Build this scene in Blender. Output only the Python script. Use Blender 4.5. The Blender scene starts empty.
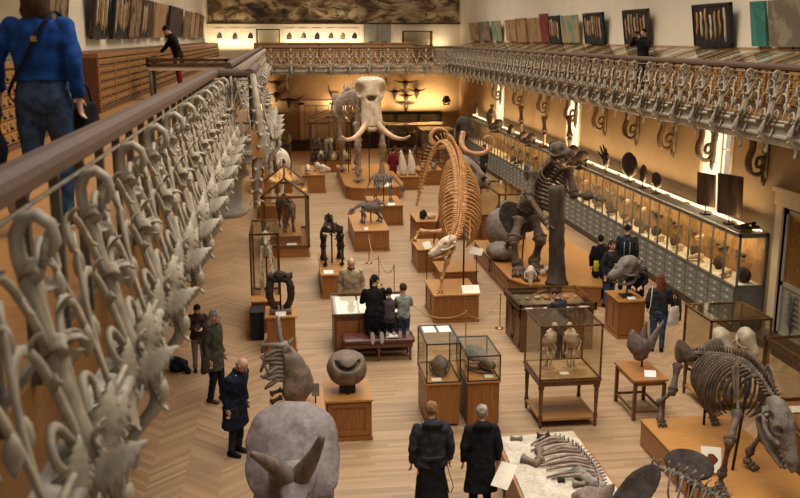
import bpy, bmesh, math, random
from math import sin, cos, pi, radians, sqrt, atan2, floor
from mathutils import Vector as V, Matrix, noise
random.seed(11)
sc = bpy.context.scene
COL = sc.collection
# ------------------------------------------------------------------ camera model (eye on the gallery, 6.6 m above the hall floor)
FPX = 930.0; PIT = radians(12.85); YAW = radians(7.1); EYE = V((0, 0, 6.6))
_F = V((sin(YAW)*cos(PIT), cos(YAW)*cos(PIT), -sin(PIT))); _R = V((cos(YAW), -sin(YAW), 0)); _D = _F.cross(_R)
def ray(px, py): return _F + _R*((px-400)/FPX) + _D*((py-249)/FPX)
def at(px, py, z): d = ray(px, py); return EYE + d*((z-EYE.z)/d.z)
def aty(px, py, y): d = ray(px, py); return EYE + d*(y/d.y)
def atx(px, py, x): d = ray(px, py); return EYE + d*(x/d.x)
GF = 5.2        # gallery floor
RT = 6.1        # gallery rail height
# ------------------------------------------------------------------ materials
def lin(h):
    h = h.lstrip('#'); o = []
    for i in (0, 2, 4):
        c = int(h[i:i+2], 16)/255; o.append(c/12.92 if c <= .04045 else ((c+.055)/1.055)**2.4)
    return (o[0], o[1], o[2], 1)
MATS = {}
class NT:
    def __init__(s, name):
        s.m = bpy.data.materials.new(name); s.m.use_nodes = True; s.t = s.m.node_tree; s.t.nodes.clear()
        s.out = s.n('ShaderNodeOutputMaterial')
    def n(s, typ, **kw):
        nd = s.t.nodes.new(typ)
        for k, v in kw.items():
            if k in ('ins',):
                for a, b in v.items():
                    nd.inputs[a].default_value = b
            else: setattr(nd, k, v)
        return nd
    def l(s, a, b): s.t.links.new(a, b)
    def math(s, op, a, b=None):
        nd = s.n('ShaderNodeMath', operation=op)
        for i, x in enumerate((a, b)):
            if x is None: continue
            if isinstance(x, (int, float)): nd.inputs[i].default_value = x
            else: s.l(x, nd.inputs[i])
        return nd.outputs[0]
    def ramp(s, fac, stops):
        r = s.n('ShaderNodeValToRGB'); e = r.color_ramp.elements
        while len(e) < len(stops): e.new(.5)
        for k, (p, c) in zip(e, stops): k.position = p; k.color = c
        s.l(fac, r.inputs[0]); return r.outputs[0]
    def mix(s, fac, a, b, mode='MIX'):
        m = s.n('ShaderNodeMix', data_type='RGBA', blend_type=mode)
        for i, x in ((0, fac), (6, a), (7, b)):
            if isinstance(x, (int, float, tuple)): m.inputs[i].default_value = x
            else: s.l(x, m.inputs[i])
        return m.outputs[2]
    def bsdf(s, col, rough=.6, metal=0, bump=None, bs=.3, bd=.01, spec=.4):
        b = s.n('ShaderNodeBsdfPrincipled')
        if isinstance(col, tuple): b.inputs['Base Color'].default_value = col
        else: s.l(col, b.inputs['Base Color'])
        b.inputs['Roughness'].default_value = rough; b.inputs['Metallic'].default_value = metal
        b.inputs['Specular IOR Level'].default_value = spec
        if bump is not None:
            k = s.n('ShaderNodeBump', ins={'Strength': bs, 'Distance': bd}); s.l(bump, k.inputs['Height']); s.l(k.outputs[0], b.inputs['Normal'])
        s.l(b.outputs[0], s.out.inputs[0]); return b
def mottled(name, c1, c2, scale=6, rough=.6, bump=.3, metal=0, detail=5, bd=.01, stretch=(1, 1, 1), spec=.4, lo=.35, hi=.65, rnd=0):
    fine = any(k in name for k in ('bone', 'stone', 'horn', 'bark', 'plaster_bed'))
    if fine: lo, hi = .4, .6
    t = NT(name); tc = t.n('ShaderNodeTexCoord'); mp = t.n('ShaderNodeMapping'); mp.inputs['Scale'].default_value = stretch
    t.l(tc.outputs['Object'], mp.inputs[0])
    nz = t.n('ShaderNodeTexNoise', ins={'Scale': scale, 'Detail': detail, 'Roughness': .6}); t.l(mp.outputs[0], nz.inputs['Vector'])
    hgt = nz.outputs[0]
    if fine:
        n2 = t.n('ShaderNodeTexNoise', ins={'Scale': scale*6, 'Detail': 4, 'Roughness': .7}); t.l(mp.outputs[0], n2.inputs['Vector']); hgt = t.math('ADD', t.math('MULTIPLY', nz.outputs[0], .55), t.math('MULTIPLY', n2.outputs[0], .45))
    col = t.ramp(hgt, [(lo, lin(c1)), (hi, lin(c2))])
    if rnd:
        oi = t.n('ShaderNodeObjectInfo'); v = t.math('MULTIPLY_ADD', oi.outputs['Random'], rnd); v.node.inputs[2].default_value = 1-rnd/2
        hs = t.n('ShaderNodeHueSaturation'); t.l(v, hs.inputs['Value']); t.l(col, hs.inputs['Color']); col = hs.outputs[0]
    t.bsdf(col, rough, metal, hgt if bump else None, bump, bd, spec)
    MATS[name] = t.m; return t.m
def wood(name, c1, c2, axis=2, scale=3, rough=.4, rnd=.12):
    st = [14, 14, 14]; st[axis] = 1.0
    return mottled(name, c1, c2, scale, rough, .08, 0, 4, .003, tuple(st), .45, .3, .7, rnd)
wood('oak_v', '#75471f', '#96602f', 2)
wood('oak_h', '#80522a', '#a06e3e', 0)
wood('oak_dark', '#4c2e16', '#6b4425', 2)
wood('oak_light', '#94642f', '#b07d45', 0)
wood('rail_wood', '#46301f', '#5d4230', 1, 2.5, .6)
mottled('stone_dark', '#5a4c3a', '#75644c', 3, .7, .2)
mottled('bone_rose', '#6b584c', '#a8937f', 7, .65, .5, 0, 6, .01)
mottled('iron', '#857865', '#a99b85', 9, .55, .35, 0, 4, .004)
mottled('iron_dark', '#4d463c', '#665d51', 9, .5, .2)
mottled('fascia', '#8d8474', '#a99f8e', 3, .6, .15)
mottled('bronze', '#4a3422', '#6d5032', 12, .38, .1, .5)
mottled('bone_brown', '#3a2e25', '#6a5848', 7, .68, .5, 0, 6, .01, spec=.25)
mottled('bone_dark', '#1f1916', '#3f342c', 7, .75, .5, 0, 6, .01, spec=.15)
mottled('bone_grey', '#52483f', '#7f7366', 6, .68, .5, 0, 6, .01)
mottled('bone_pale', '#a58f76', '#d0bda2', 6, .6, .4, 0, 6, .01)
mottled('bone_white', '#b9aa97', '#e0d6c8', 7, .6, .3, 0, 6, .01)
mottled('bone_gold', '#8f6032', '#c08b52', 6, .55, .4, 0, 6, .01)
mottled('fossil_stone', '#5d5550', '#928883', 4, .65, .6, 0, 8, .015)
mottled('fossil_stone_brown', '#57493e', '#83705d', 6, .65, .6, 0, 8, .015)
mottled('ceratopsian_bone', '#5f5552', '#857a77', 2.2, .6, .6, 0, 9, .02)
mottled('horn_brown', '#4b3f38', '#756459', 8, .55, .5, 0, 6, .01, (1, 1, .4))
mottled('socket', '#17120f', '#2a211b', 8, .8, 0)
mottled('tusk', '#8c6238', '#b98a58', 3, .4, .1)
mottled('tusk_pale', '#b08f68', '#cfb492', 3, .4, .1)
mottled('tree_bark', '#2b221c', '#4a3c31', 10, .8, .8, 0, 6, .02, (1, 1, .2))
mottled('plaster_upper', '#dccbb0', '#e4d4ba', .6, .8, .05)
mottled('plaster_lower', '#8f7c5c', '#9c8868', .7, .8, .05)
mottled('stone_cream', '#c6b48f', '#d3c3a2', 2, .7, .1)
mottled('door_paint', '#8b8473', '#989181', 3, .5, .1)
mottled('case_grey', '#55564e', '#6a6a60', 5, .5, .1, rnd=.1)
mottled('drawer_grey', '#6b6c62', '#7d7d71', 5, .5, .1, rnd=.12)
mottled('paper', '#cfc9bd', '#dcd6ca', 5, .7, 0)
mottled('card_cream', '#d2c7b2', '#e3dac8', 2.5, .8, .2)
mottled('plaster_bed', '#9c907c', '#c4b9a6', 3, .85, .4, 0, 6, .01)
mottled('metal_black', '#191817', '#282624', 9, .4, 0, .3)
mottled('brass', '#8c6c37', '#b08c4e', 10, .35, 0, .8)
mottled('leather_red', '#43211f', '#5e302b', 8, .38, .2)
mottled('dark_wood', '#33231a', '#49331f', 4, .5, .1)
mottled('rubber', '#171616', '#252322', 9, .7, 0)
mottled('skin', '#b98a70', '#c4967c', 6, .5, 0)
mottled('rope', '#8d7750', '#a98f63', 30, .8, .2)
def cloth(name, c1, c2=None): return mottled('cloth_'+name, c1, c2 or c1, 14, .85, .35, 0, 5, .006, spec=.15)
cloth('black', '#0f0f11', '#1d1d20'); cloth('navy', '#11141d', '#1d2230'); cloth('blue', '#10306a', '#1a427e'); cloth('denim', '#27364c', '#43566f')
cloth('grey', '#34332f', '#4b4943'); cloth('olive', '#34332a', '#4a483c'); cloth('brown', '#2c211b', '#43342a'); cloth('beige', '#8f7c60', '#ab9674')
cloth('charcoal', '#1f1f22', '#343438'); cloth('red', '#571523', '#75202f'); cloth('stripe', '#5d645f', '#9b9c90'); cloth('mauve', '#3b3336', '#544a4d')
cloth('pink', '#9a6a68', '#b9898a'); cloth('white', '#b5ada0', '#cfc8bb'); cloth('yellow', '#9d8d25', '#c0ae3a'); cloth('hair_brown', '#2c1c13', '#4a3222')
cloth('hair_dark', '#120e0c', '#241c17'); cloth('hair_grey', '#6d655c', '#a39a8f'); cloth('hair_sandy', '#6b4e33', '#9a7752'); cloth('hair_red', '#4a2615', '#6e3d22')
cloth('sole', '#8a8378', '#a29a8d'); cloth('trouser_grey', '#5d5a56', '#757069')
def glassmat():
    t = NT('case_glass'); lw = t.n('ShaderNodeLayerWeight', ins={'Blend': .5}); fac = t.math('MULTIPLY_ADD', t.math('POWER', lw.outputs['Facing'], 4.0), .45); fac.node.inputs[2].default_value = .035; tr = t.n('ShaderNodeBsdfTransparent', ins={'Color': (.93, .92, .88, 1)})
    gl = t.n('ShaderNodeBsdfGlossy', ins={'Roughness': .04, 'Color': (.9, .9, .88, 1)}); mx = t.n('ShaderNodeMixShader')
    t.l(fac, mx.inputs[0]); t.l(tr.outputs[0], mx.inputs[1]); t.l(gl.outputs[0], mx.inputs[2]); t.l(mx.outputs[0], t.out.inputs[0]); MATS['glass'] = t.m
glassmat()
def emit(name, col, s):
    t = NT(name); e = t.n('ShaderNodeEmission', ins={'Color': lin(col), 'Strength': s}); t.l(e.outputs[0], t.out.inputs[0]); MATS[name] = t.m
emit('lamp_tube', '#ffe2b0', 2.2)
def floor_mat():
    t = NT('parquet'); tc = t.n('ShaderNodeTexCoord'); sp = t.n('ShaderNodeSeparateXYZ'); t.l(tc.outputs['Object'], sp.inputs[0])
    x, y = sp.outputs[0], sp.outputs[1]
    def rnd(a, b):
        c = t.n('ShaderNodeCombineXYZ'); t.l(a, c.inputs[0]); t.l(b, c.inputs[1]); w = t.n('ShaderNodeTexWhiteNoise', noise_dimensions='2D'); t.l(c.outputs[0], w.inputs['Vector']); return w.outputs[0]
    # chevron: strips 0.55 wide along y
    W = .55; xs = t.math('DIVIDE', x, W); cx = t.math('FLOOR', xs); fx = t.math('FRACT', xs)
    par = t.math('ABSOLUTE', t.math('MODULO', cx, 2.0))
    sl = t.math('MULTIPLY', t.math('SUBTRACT', fx, .5), t.math('SUBTRACT', t.math('MULTIPLY', par, 2.0), 1.0))
    yy = t.math('DIVIDE', t.math('ADD', y, t.math('MULTIPLY', sl, W*.95)), .1)
    ci, cf = t.math('FLOOR', yy), t.math('FRACT', yy)
    r1 = rnd(ci, cx)
    # straight boards running across the hall
    by = t.math('DIVIDE', y, .085); bi, bf = t.math('FLOOR', by), t.math('FRACT', by)
    bx = t.math('DIVIDE', t.math('ADD', x, t.math('MULTIPLY', rnd(bi, bi), 3.0)), 1.3); bj = t.math('FLOOR', bx)
    r2 = rnd(bi, bj)
    inside = t.math('MULTIPLY', t.math('GREATER_THAN', x, -.55), t.math('LESS_THAN', x, 7.15))
    val = t.math('ADD', t.math('MULTIPLY', r2, inside), t.math('MULTIPLY', r1, t.math('SUBTRACT', 1.0, inside)))
    fr = t.math('ADD', t.math('MULTIPLY', bf, inside), t.math('MULTIPLY', cf, t.math('SUBTRACT', 1.0, inside)))
    seam = t.math('GREATER_THAN', fr, .93)
    nz = t.n('ShaderNodeTexNoise', ins={'Scale': .5, 'Detail': 4}); t.l(tc.outputs['Object'], nz.inputs['Vector'])
    col = t.ramp(val, [(0, lin('#82664a')), (.5, lin('#977958')), (1, lin('#ab8c68'))])
    col = t.mix(t.math('MULTIPLY', seam, .45), col, lin('#5e4831'))
    col = t.mix(.35, col, t.ramp(nz.outputs[0], [(.3, lin('#846b50')), (.7, lin('#ae9272'))]))
    t.bsdf(col, .42, 0, None, spec=.3); MATS['parquet'] = t.m
floor_mat()
def mural_mat():
    t = NT('mural_paint'); tc = t.n('ShaderNodeTexCoord'); mp = t.n('ShaderNodeMapping'); mp.inputs['Scale'].default_value = (.4, 1, .8); t.l(tc.outputs['Object'], mp.inputs[0])
    a = t.n('ShaderNodeTexNoise', ins={'Scale': 1.1, 'Detail': 7, 'Distortion': 1.6}); t.l(mp.outputs[0], a.inputs['Vector'])
    b = t.n('ShaderNodeTexNoise', ins={'Scale': 2.2, 'Detail': 3, 'Distortion': 2.5}); t.l(mp.outputs[0], b.inputs['Vector'])
    c = t.ramp(a.outputs[0], [(.3, lin('#2a1d15')), (.44, lin('#6b5136')), (.52, lin('#a98e66')), (.68, lin('#cdb88f'))])
    d = t.ramp(b.outputs[0], [(.4, lin('#3a2318')), (.52, lin('#ffffff'))])
    sp = t.n('ShaderNodeSeparateXYZ'); t.l(tc.outputs['Object'], sp.inputs[0])
    col = t.mix(.75, c, d, 'MULTIPLY'); gz = t.ramp(t.math('MULTIPLY', sp.outputs[2], .5), [(.0, lin('#46331f')), (.35, lin('#ffffff'))])
    col = t.mix(.5, col, gz, 'MULTIPLY'); t.bsdf(col, .6); MATS['mural'] = t.m
mural_mat()
def slab_mat(name, base, streaks, frame=None, sc_=(8, 8, 1.2)):
    t = NT(name); tc = t.n('ShaderNodeTexCoord'); oi = t.n('ShaderNodeObjectInfo'); mp = t.n('ShaderNodeMapping'); mp.inputs['Scale'].default_value = sc_
    ad = t.n('ShaderNodeVectorMath', operation='ADD'); t.l(tc.outputs['Object'], ad.inputs[0]); t.l(oi.outputs['Location'], ad.inputs[1]); t.l(ad.outputs[0], mp.inputs[0])
    a = t.n('ShaderNodeTexNoise', ins={'Scale': 1.0, 'Detail': 4, 'Distortion': .6}); t.l(mp.outputs[0], a.inputs['Vector'])
    c = t.ramp(a.outputs[0], [(.5, lin(base)), (.56, lin(streaks))]); t.bsdf(c, .65); MATS[name] = t.m
slab_mat('slab_dark', '#1b1816', '#2e2824'); slab_mat('slab_buff', '#a58258', '#8a673f', sc_=(3, 3, 2)); slab_mat('slab_green', '#9a8a62', '#59806b', sc_=(3, 3, 3))
slab_mat('slab_grey', '#6d604f', '#8e7d63', sc_=(2, 2, 2)); slab_mat('slab_red', '#6f2620', '#80352b', sc_=(2, 2, 2)); slab_mat('slab_teal', '#2f6c5e', '#3b7c6c', sc_=(2, 2, 2)); slab_mat('slab_panel', '#2f2118', '#4d3725', sc_=(6, 6, 1))
slab_mat('picture_pale', '#d9cfb8', '#b59a6a', sc_=(3, 3, 3)); slab_mat('slab_mix', '#8c7350', '#3b3027', sc_=(5, 5, 2))
# ------------------------------------------------------------------ mesh builder
def frame_of(T):
    T = T.normalized(); a = V((0, 0, 1)) if abs(T.z) < .9 else V((1, 0, 0)); N = (a - T*a.dot(T)).normalized(); return N, T.cross(N)
class MB:
    def __init__(s): s.v = []; s.f = []; s.m = []; s.mi = 0
    def add(s, vs, fs):
        o = len(s.v); s.v += [V(p) for p in vs]; s.f += [tuple(i+o for i in q) for q in fs]; s.m += [s.mi]*len(fs); return s
    def box(s, a, b, M=None):
        x0, y0, z0 = a; x1, y1, z1 = b
        vs = [V(p) for p in ((x0, y0, z0), (x1, y0, z0), (x1, y1, z0), (x0, y1, z0), (x0, y0, z1), (x1, y0, z1), (x1, y1, z1), (x0, y1, z1))]
        if M is not None: vs = [M @ p for p in vs]
        return s.add(vs, [(0, 3, 2, 1), (4, 5, 6, 7), (0, 1, 5, 4), (1, 2, 6, 5), (2, 3, 7, 6), (3, 0, 4, 7)])
    def prism(s, pts, z0, z1):
        n = len(pts); vs = [V((p[0], p[1], z0)) for p in pts]+[V((p[0], p[1], z1)) for p in pts]
        return s.add(vs, [tuple(range(n-1, -1, -1)), tuple(range(n, 2*n))]+[(i, (i+1) % n, n+(i+1) % n, n+i) for i in range(n)])
    def rings(s, R, cap=True, closed=True):
        n = len(R[0]); o = []; fs = []
        for r in R: o += r
        for i in range(len(R)-1):
            for j in range(n if closed else n-1):
                k = (j+1) % n; fs.append((i*n+j, i*n+k, (i+1)*n+k, (i+1)*n+j))
        if cap: fs.append(tuple(range(n-1, -1, -1))); fs.append(tuple((len(R)-1)*n+j for j in range(n)))
        return s.add(o, fs)
    def tube(s, P, r, seg=7, flat=None):
        P = [V(p) for p in P]; n = len(P); rr = r if isinstance(r, (list, tuple)) else [r]*n; R = []; N = None
        for i in range(n):
            T = (P[min(i+1, n-1)]-P[max(i-1, 0)])
            if T.length < 1e-9: T = V((0, 0, 1))
            T.normalize()
            if N is None: N, B = frame_of(T)
            else:
                N = N-T*N.dot(T)
                if N.length < 1e-6: N, B = frame_of(T)
                N.normalize(); B = T.cross(N)
            a, b = (rr[i], rr[i]) if flat is None else (rr[i]*flat[0], rr[i]*flat[1])
            R.append([P[i]+N*(a*cos(2*pi*j/seg))+B*(b*sin(2*pi*j/seg)) for j in range(seg)])
        return s.rings(R)
    def ell(s, c, r, seg=12, ring=8, M=None):
        c = V(c); R = []
        if not isinstance(r, (tuple, list)): r = (r, r, r)
        for i in range(1, ring):
            a = pi*i/ring
            q = [V((r[0]*sin(a)*cos(2*pi*j/seg), r[1]*sin(a)*sin(2*pi*j/seg), -r[2]*cos(a))) for j in range(seg)]
            if M is not None: q = [M @ p for p in q]
            R.append([c+p for p in q])
        return s.rings(R)
    def lathe(s, prof, c=(0, 0, 0), seg=16, M=None):
        c = V(c); R = []
        for r, z in prof:
            q = [V((max(r, 1e-4)*cos(2*pi*j/seg), max(r, 1e-4)*sin(2*pi*j/seg), z)) for j in range(seg)]
            if M is not None: q = [M @ p for p in q]
            R.append([c+p for p in q])
        return s.rings(R)
    def bone(s, a, b, r, seg=7, k=1.55):
        a = V(a); b = V(b); t = (0, .04, .1, .2, .5, .8, .9, .96, 1); q = (.7, 1.25, k, 1.05, .78, 1.05, k, 1.25, .7)
        return s.tube([a.lerp(b, x) for x in t], [r*x for x in q], seg)
    def loft(s, st, seg=16, power=2.4, sub=3):
        # stations: (centre, side vector, up vector) each a full half-axis vector
        st = [tuple(V(x) for x in q) for q in st]; S = []
        for i in range(len(st)-1):
            p = [st[max(i-1, 0)], st[i], st[i+1], st[min(i+2, len(st)-1)]]
            for k in range(sub):
                t = k/sub; S.append(tuple(.5*((2*p[1][c])+(p[2][c]-p[0][c])*t+(2*p[0][c]-5*p[1][c]+4*p[2][c]-p[3][c])*t*t+(3*p[1][c]-p[0][c]-3*p[2][c]+p[3][c])*t**3) for c in range(3)))
        S.append(st[-1]); R = []
        for c, a, b in S:
            r = []
            for j in range(seg):
                ca, sa = cos(2*pi*j/seg), sin(2*pi*j/seg)
                r.append(c+a*(abs(ca)**(2/power)*(1 if ca >= 0 else -1))+b*(abs(sa)**(2/power)*(1 if sa >= 0 else -1)))
            R.append(r)
        return s.rings(R)
    def leaf(s, base, d, nrm, L, W, curl=1.2, teeth=4, th=.008, n=12, cup=.35):
        base = V(base); d = V(d).normalized(); nrm = V(nrm); nrm = (nrm-d*nrm.dot(d)).normalized(); sd = d.cross(nrm)
        p = base.copy(); top = []; bot = []
        for i in range(n+1):
            t = i/n; ang = curl*t*t; dd = d*cos(ang)+nrm*sin(ang); nn = nrm*cos(ang)-d*sin(ang)
            if i: p = p+dd*(L/n)
            w = W*(max(.03, sin(pi*min(1, (t*.93+.07))**.75)))*(.76+.3*(1 if (i % 2) else -1)*(1 if teeth else 0))
            row = []
            for k in (-1, -.5, 0, .5, 1): row.append(p+sd*(w*k)+nn*(w*cup*k*k)+dd*(-.35*w*(abs(k) == 1)*(i % 2)))
            top.append(row); bot.append([q-nn*th for q in row])
        R = [a+b[::-1] for a, b in zip(top, bot)]
        return s.rings(R)
    def xf(s, M): s.v = [M @ p for p in s.v]; return s
    def join(s, o): b = len(s.v); s.v += o.v; s.f += [tuple(i+b for i in q) for q in o.f]; s.m += o.m; return s
def spl(P, n=24):
    P = [V(p) for p in P]; out = []
    L = [0]
    for i in range(len(P)-1): L.append(L[-1]+(P[i+1]-P[i]).length)
    for q in range(n+1):
        d = L[-1]*q/n; i = 0
        while i < len(P)-2 and L[i+1] < d: i += 1
        t = (d-L[i])/max(1e-9, L[i+1]-L[i]); p0, p1, p2, p3 = P[max(i-1, 0)], P[i], P[i+1], P[min(i+2, len(P)-1)]
        out.append(.5*((2*p1)+(p2-p0)*t+(2*p0-5*p1+4*p2-p3)*t*t+(3*p1-p0-3*p2+p3)*t**3))
    return out
def lerp(a, b, t): return a+(b-a)*t
def prof(vals, t):
    x = t*(len(vals)-1); i = min(int(x), len(vals)-2); return lerp(vals[i], vals[i+1], x-i)
def raw_mesh(name, mb, off=None):
    me = bpy.data.meshes.new(name); vs = [tuple(p-off) if off else tuple(p) for p in mb.v]; me.from_pydata(vs, [], mb.f); me.update()
    bm = bmesh.new(); bm.from_mesh(me); bmesh.ops.recalc_face_normals(bm, faces=bm.faces); bm.to_mesh(me); bm.free()
    return me
OFF = {}; KIDS = {}
def off_of(o):
    while o.parent: o = o.parent
    return OFF.get(o.name, V((0, 0, 0)))
def rough(me, amt, scale, seed=0):
    n = [v.normal.copy() for v in me.vertices]
    for v, q in zip(me.vertices, n): v.co += q*(amt*noise.noise(V(v.co)*scale+V((seed, seed*.7, 1.3))))
def finish(o, me, mats, smooth):
    for m in (mats if isinstance(mats, (list, tuple)) else [mats]): me.materials.append(MATS[m])
    if smooth: me.polygons.foreach_set('use_smooth', [True]*len(me.polygons))
def part(name, mb, mat, parent=None, smooth=True, remesh=0, dent=None, rgh=None, disp_smooth=2):
    off = off_of(parent) if parent else V((0, 0, 0)); me = raw_mesh(name, mb, off)
    o = bpy.data.objects.new(name, me)
    if mb.m and max(mb.m) > 0: me.polygons.foreach_set('material_index', mb.m)
    COL.objects.link(o)
    if remesh:
        md = o.modifiers.new('r', 'REMESH'); md.mode = 'VOXEL'; md.voxel_size = remesh
        if disp_smooth: m2 = o.modifiers.new('s', 'SMOOTH'); m2.factor = .5; m2.iterations = disp_smooth
        dg = bpy.context.evaluated_depsgraph_get(); dg.update(); nm = bpy.data.meshes.new_from_object(o.evaluated_get(dg)); o.modifiers.clear(); o.data = nm; bpy.data.meshes.remove(me); me = nm; me.name = name
    if dent:
        for c, r, dr in dent:       # carve a hollow: points inside the ellipsoid c,r are pushed back along dr to its far side
            c = V(c)-off; dr = V(dr).normalized()
            if not isinstance(r, (tuple, list)): r = (r, r, r)
            S = V((1/r[0], 1/r[1], 1/r[2])); e = dr*S
            for v in me.vertices:
                p = (v.co-c)*S; q = p.length
                if q < 1:
                    A = e.dot(e); B = 2*p.dot(e); C = q*q-1; k = (-B+sqrt(B*B-4*A*C))/(2*A); v.co += dr*k*.92
        me.update()
    if rgh: me.update(); rough(me, *rgh); me.update()
    finish(o, me, mat, smooth)
    if parent: o.parent = parent; KIDS.setdefault(parent.name, []).append(o)
    return o
def tag(o, label, cat, group=None, kind=None):
    if label: o['label'] = label
    if cat: o['category'] = cat
    if group: o['group'] = group
    if kind: o['kind'] = kind
    return o
def thing(name, label, cat, loc=(0, 0, 0), rz=0, group=None, world=True):
    o = bpy.data.objects.new(name, None); COL.objects.link(o); o.empty_display_size = .1; o.location = loc; o.rotation_euler = (0, 0, rz)
    if world: OFF[o.name] = V(loc)
    return tag(o, label, cat, group)
def struct(name, mb, mat, smooth=False, parent=None, label=None):
    o = part(name, mb, mat, parent, smooth)
    if not parent: o['kind'] = 'structure'
    return o
def dup(r, loc, rz=None, label=None, group=None):
    c = r.copy(); COL.objects.link(c); c.location = loc
    if rz is not None: c.rotation_euler = (0, 0, rz)
    if label: c['label'] = label
    if group: c['group'] = group
    def kids(a, b):
        for ch in list(KIDS.get(a.name, [])):
            k = ch.copy(); COL.objects.link(k); k.parent = b; KIDS.setdefault(b.name, []).append(k); kids(ch, k)
    kids(r, c); return c
ORD = 'first second third fourth fifth sixth seventh eighth ninth tenth eleventh twelfth thirteenth fourteenth fifteenth sixteenth seventeenth eighteenth nineteenth twentieth twenty-first twenty-second twenty-third twenty-fourth twenty-fifth twenty-sixth twenty-seventh twenty-eighth twenty-ninth thirtieth'.split()
def Rz(a): return Matrix.Rotation(a, 4, 'Z')
def Tr(p): return Matrix.Translation(V(p))
# ================================================================== THE SETTING
XL, XR, YF, YN = -4.35, 10.78, 57.0, -3.0      # side walls, far wall, near wall
RLX, RRX, RFY = -1.05, 9.05, 49.6              # rail lines
m = MB(); m.box((XL-.3, YN, -.2), (XR+.6, YF+.3, 0)); struct('floor', m, 'parquet')
m = MB(); m.box((XL-.3, YN, 0), (XL, YF, 10.5)); struct('wall_left', m, 'plaster_upper')
m = MB(); m.box((XL-.3, YF, 4.95), (XR+.6, YF+.3, 10.5)); struct('wall_far_upper', m, 'plaster_upper')
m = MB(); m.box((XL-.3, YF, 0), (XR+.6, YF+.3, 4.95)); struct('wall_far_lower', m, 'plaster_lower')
m = MB(); m.box((XR, YN, 4.95), (XR+.6, YF, 10.5)); struct('wall_right_upper', m, 'plaster_upper')
WIN = [(21.4, 22.9), (33.2, 34.7), (45.2, 46.7)]; DO = (16.4, 18.75)
m = MB(); y = YN; zb, zt = 2.15, 4.5
for a, b in WIN:
    pass
segs = [(YN, DO[0]), (DO[1], WIN[0][0]), (WIN[0][1], WIN[1][0]), (WIN[1][1], WIN[2][0]), (WIN[2][1], YF)]
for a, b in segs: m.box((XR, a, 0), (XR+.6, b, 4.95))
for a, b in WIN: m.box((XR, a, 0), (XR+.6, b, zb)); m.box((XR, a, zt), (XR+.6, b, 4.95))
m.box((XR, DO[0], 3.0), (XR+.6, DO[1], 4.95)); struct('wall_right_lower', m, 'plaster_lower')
for i, (a, b) in enumerate(WIN):
    m = MB(); xx = XR+.5
    m.box((xx, a, zb), (xx+.06, a+.07, zt)); m.box((xx, b-.07, zb), (xx+.06, b, zt)); m.box((xx, a, zt-.07), (xx+.06, b, zt)); m.box((xx, a, zb), (xx+.06, b, zb+.07)); m.box((xx, (a+b)/2-.035, zb), (xx+.06, (a+b)/2+.035, zt))
    for z in (3.0, 3.75): m.box((xx, a, z), (xx+.05, b, z+.04))
    w = struct('window_%d' % (i+1), m, 'stone_cream'); g = MB(); g.box((xx+.02, a+.07, zb+.07), (xx+.03, b-.07, zt-.07)); part('window_pane', g, 'glass', w, False)
    r = MB()
    for yy in (a, b): r.box((XR-.02, yy-.12 if yy == a else yy-.03, zb), (XR+.49, yy+.03 if yy == a else yy+.12, zt-.03))
    r.box((XR-.04, a-.13, zb-.06), (XR+.49, b+.13, zb+.02)); r.box((XR-.03, a-.13, zt-.03), (XR+.49, b+.13, zt+.12)); struct('trim_%d' % (i+1), r, 'card_cream')
# door in the right wall
m = MB(); x = XR-.05
m.box((x, DO[0]-.28, 0), (XR+.15, DO[0], 3.05)); m.box((x, DO[1], 0), (XR+.15, DO[1]+.28, 3.05)); m.box((x-.02, DO[0]-.32, 3.0), (XR+.15, DO[1]+.32, 3.3)); m.box((x-.08, DO[0]-.38, 3.3), (XR, DO[1]+.38, 3.4)); struct('trim_4', m, 'stone_cream')
d = MB(); x = XR+.06; d.box((x, DO[0], 0), (x+.06, DO[1], 3.0)); dr = struct('door_1', d, 'door_paint')
ym = (DO[0]+DO[1])/2
for k, (a, b) in enumerate(((DO[0]+.06, ym-.03), (ym+.03, DO[1]-.06))):
    f = MB()
    for p, q in (((a, .1), (b, .2)), ((a, 1.25), (b, 1.35)), ((a, 2.85), (b, 2.95)), ((a, .1), (a+.1, 2.95)), ((b-.1, .1), (b, 2.95))): f.box((x-.04, p[0], p[1]), (x+.01, q[0], q[1]))
    lf = part('door_leaf', f, 'door_paint', dr, False)
    g = MB(); c = (a+b)/2
    for s in (-1, 1):
        for j in range(6):
            z0 = .35+.12*j; g.tube([(x-.03, c, z0), (x-.05, c+s*.14, z0+.22), (x-.04, c+s*(.32-.02*j), z0+.18)], [.016, .022, .006], 5)
    g.tube([(x-.03, c, .25), (x-.03, c, 1.15)], .014, 5); part('palm_ornament', g, 'case_grey', lf)
    g = MB(); g.box((x-.012, a+.1, 1.35), (x-.002, b-.1, 2.85)); part('glass_panel', g, 'brass', lf, False)  # brass colour stands in for amber light coming through the door glass
n = MB(); n.box((x-.055, ym-.5, 2.0), (x-.045, ym-.2, 2.4)); part('notice', n, 'paper', dr, False)
m = MB(); m.box((XR-.6, 13, 0), (XR, DO[1]+.35, .17)); struct('trim_5', m, 'dark_wood')
# door and steps at the far end of the hall
m = MB(); m.box((1.0, YF-.1, 0), (1.25, YF, 2.75)); m.box((2.75, YF-.1, 0), (3.0, YF, 2.75)); m.box((1.0, YF-.1, 2.6), (3.0, YF, 2.85)); struct('trim_6', m, 'stone_cream')
m = MB(); m.box((1.25, YF-.05, .5), (2.75, YF, 2.6)); dr = struct('door_2', m, 'door_paint')
for a in (1.3, 2.03):
    f = MB()
    for z0, z1 in ((.6, 1.4), (1.5, 2.5)): f.box((a, YF-.08, z0), (a+.66, YF-.04, z1))
    part('door_leaf', f, 'stone_cream', dr, False)
m = MB()
for k in range(3): m.box((.3-.1, YF-1.6+.4*k, 0), (3.4, YF-.1, .17*(k+1)))
struct('trim_7', m, 'dark_wood')
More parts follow.
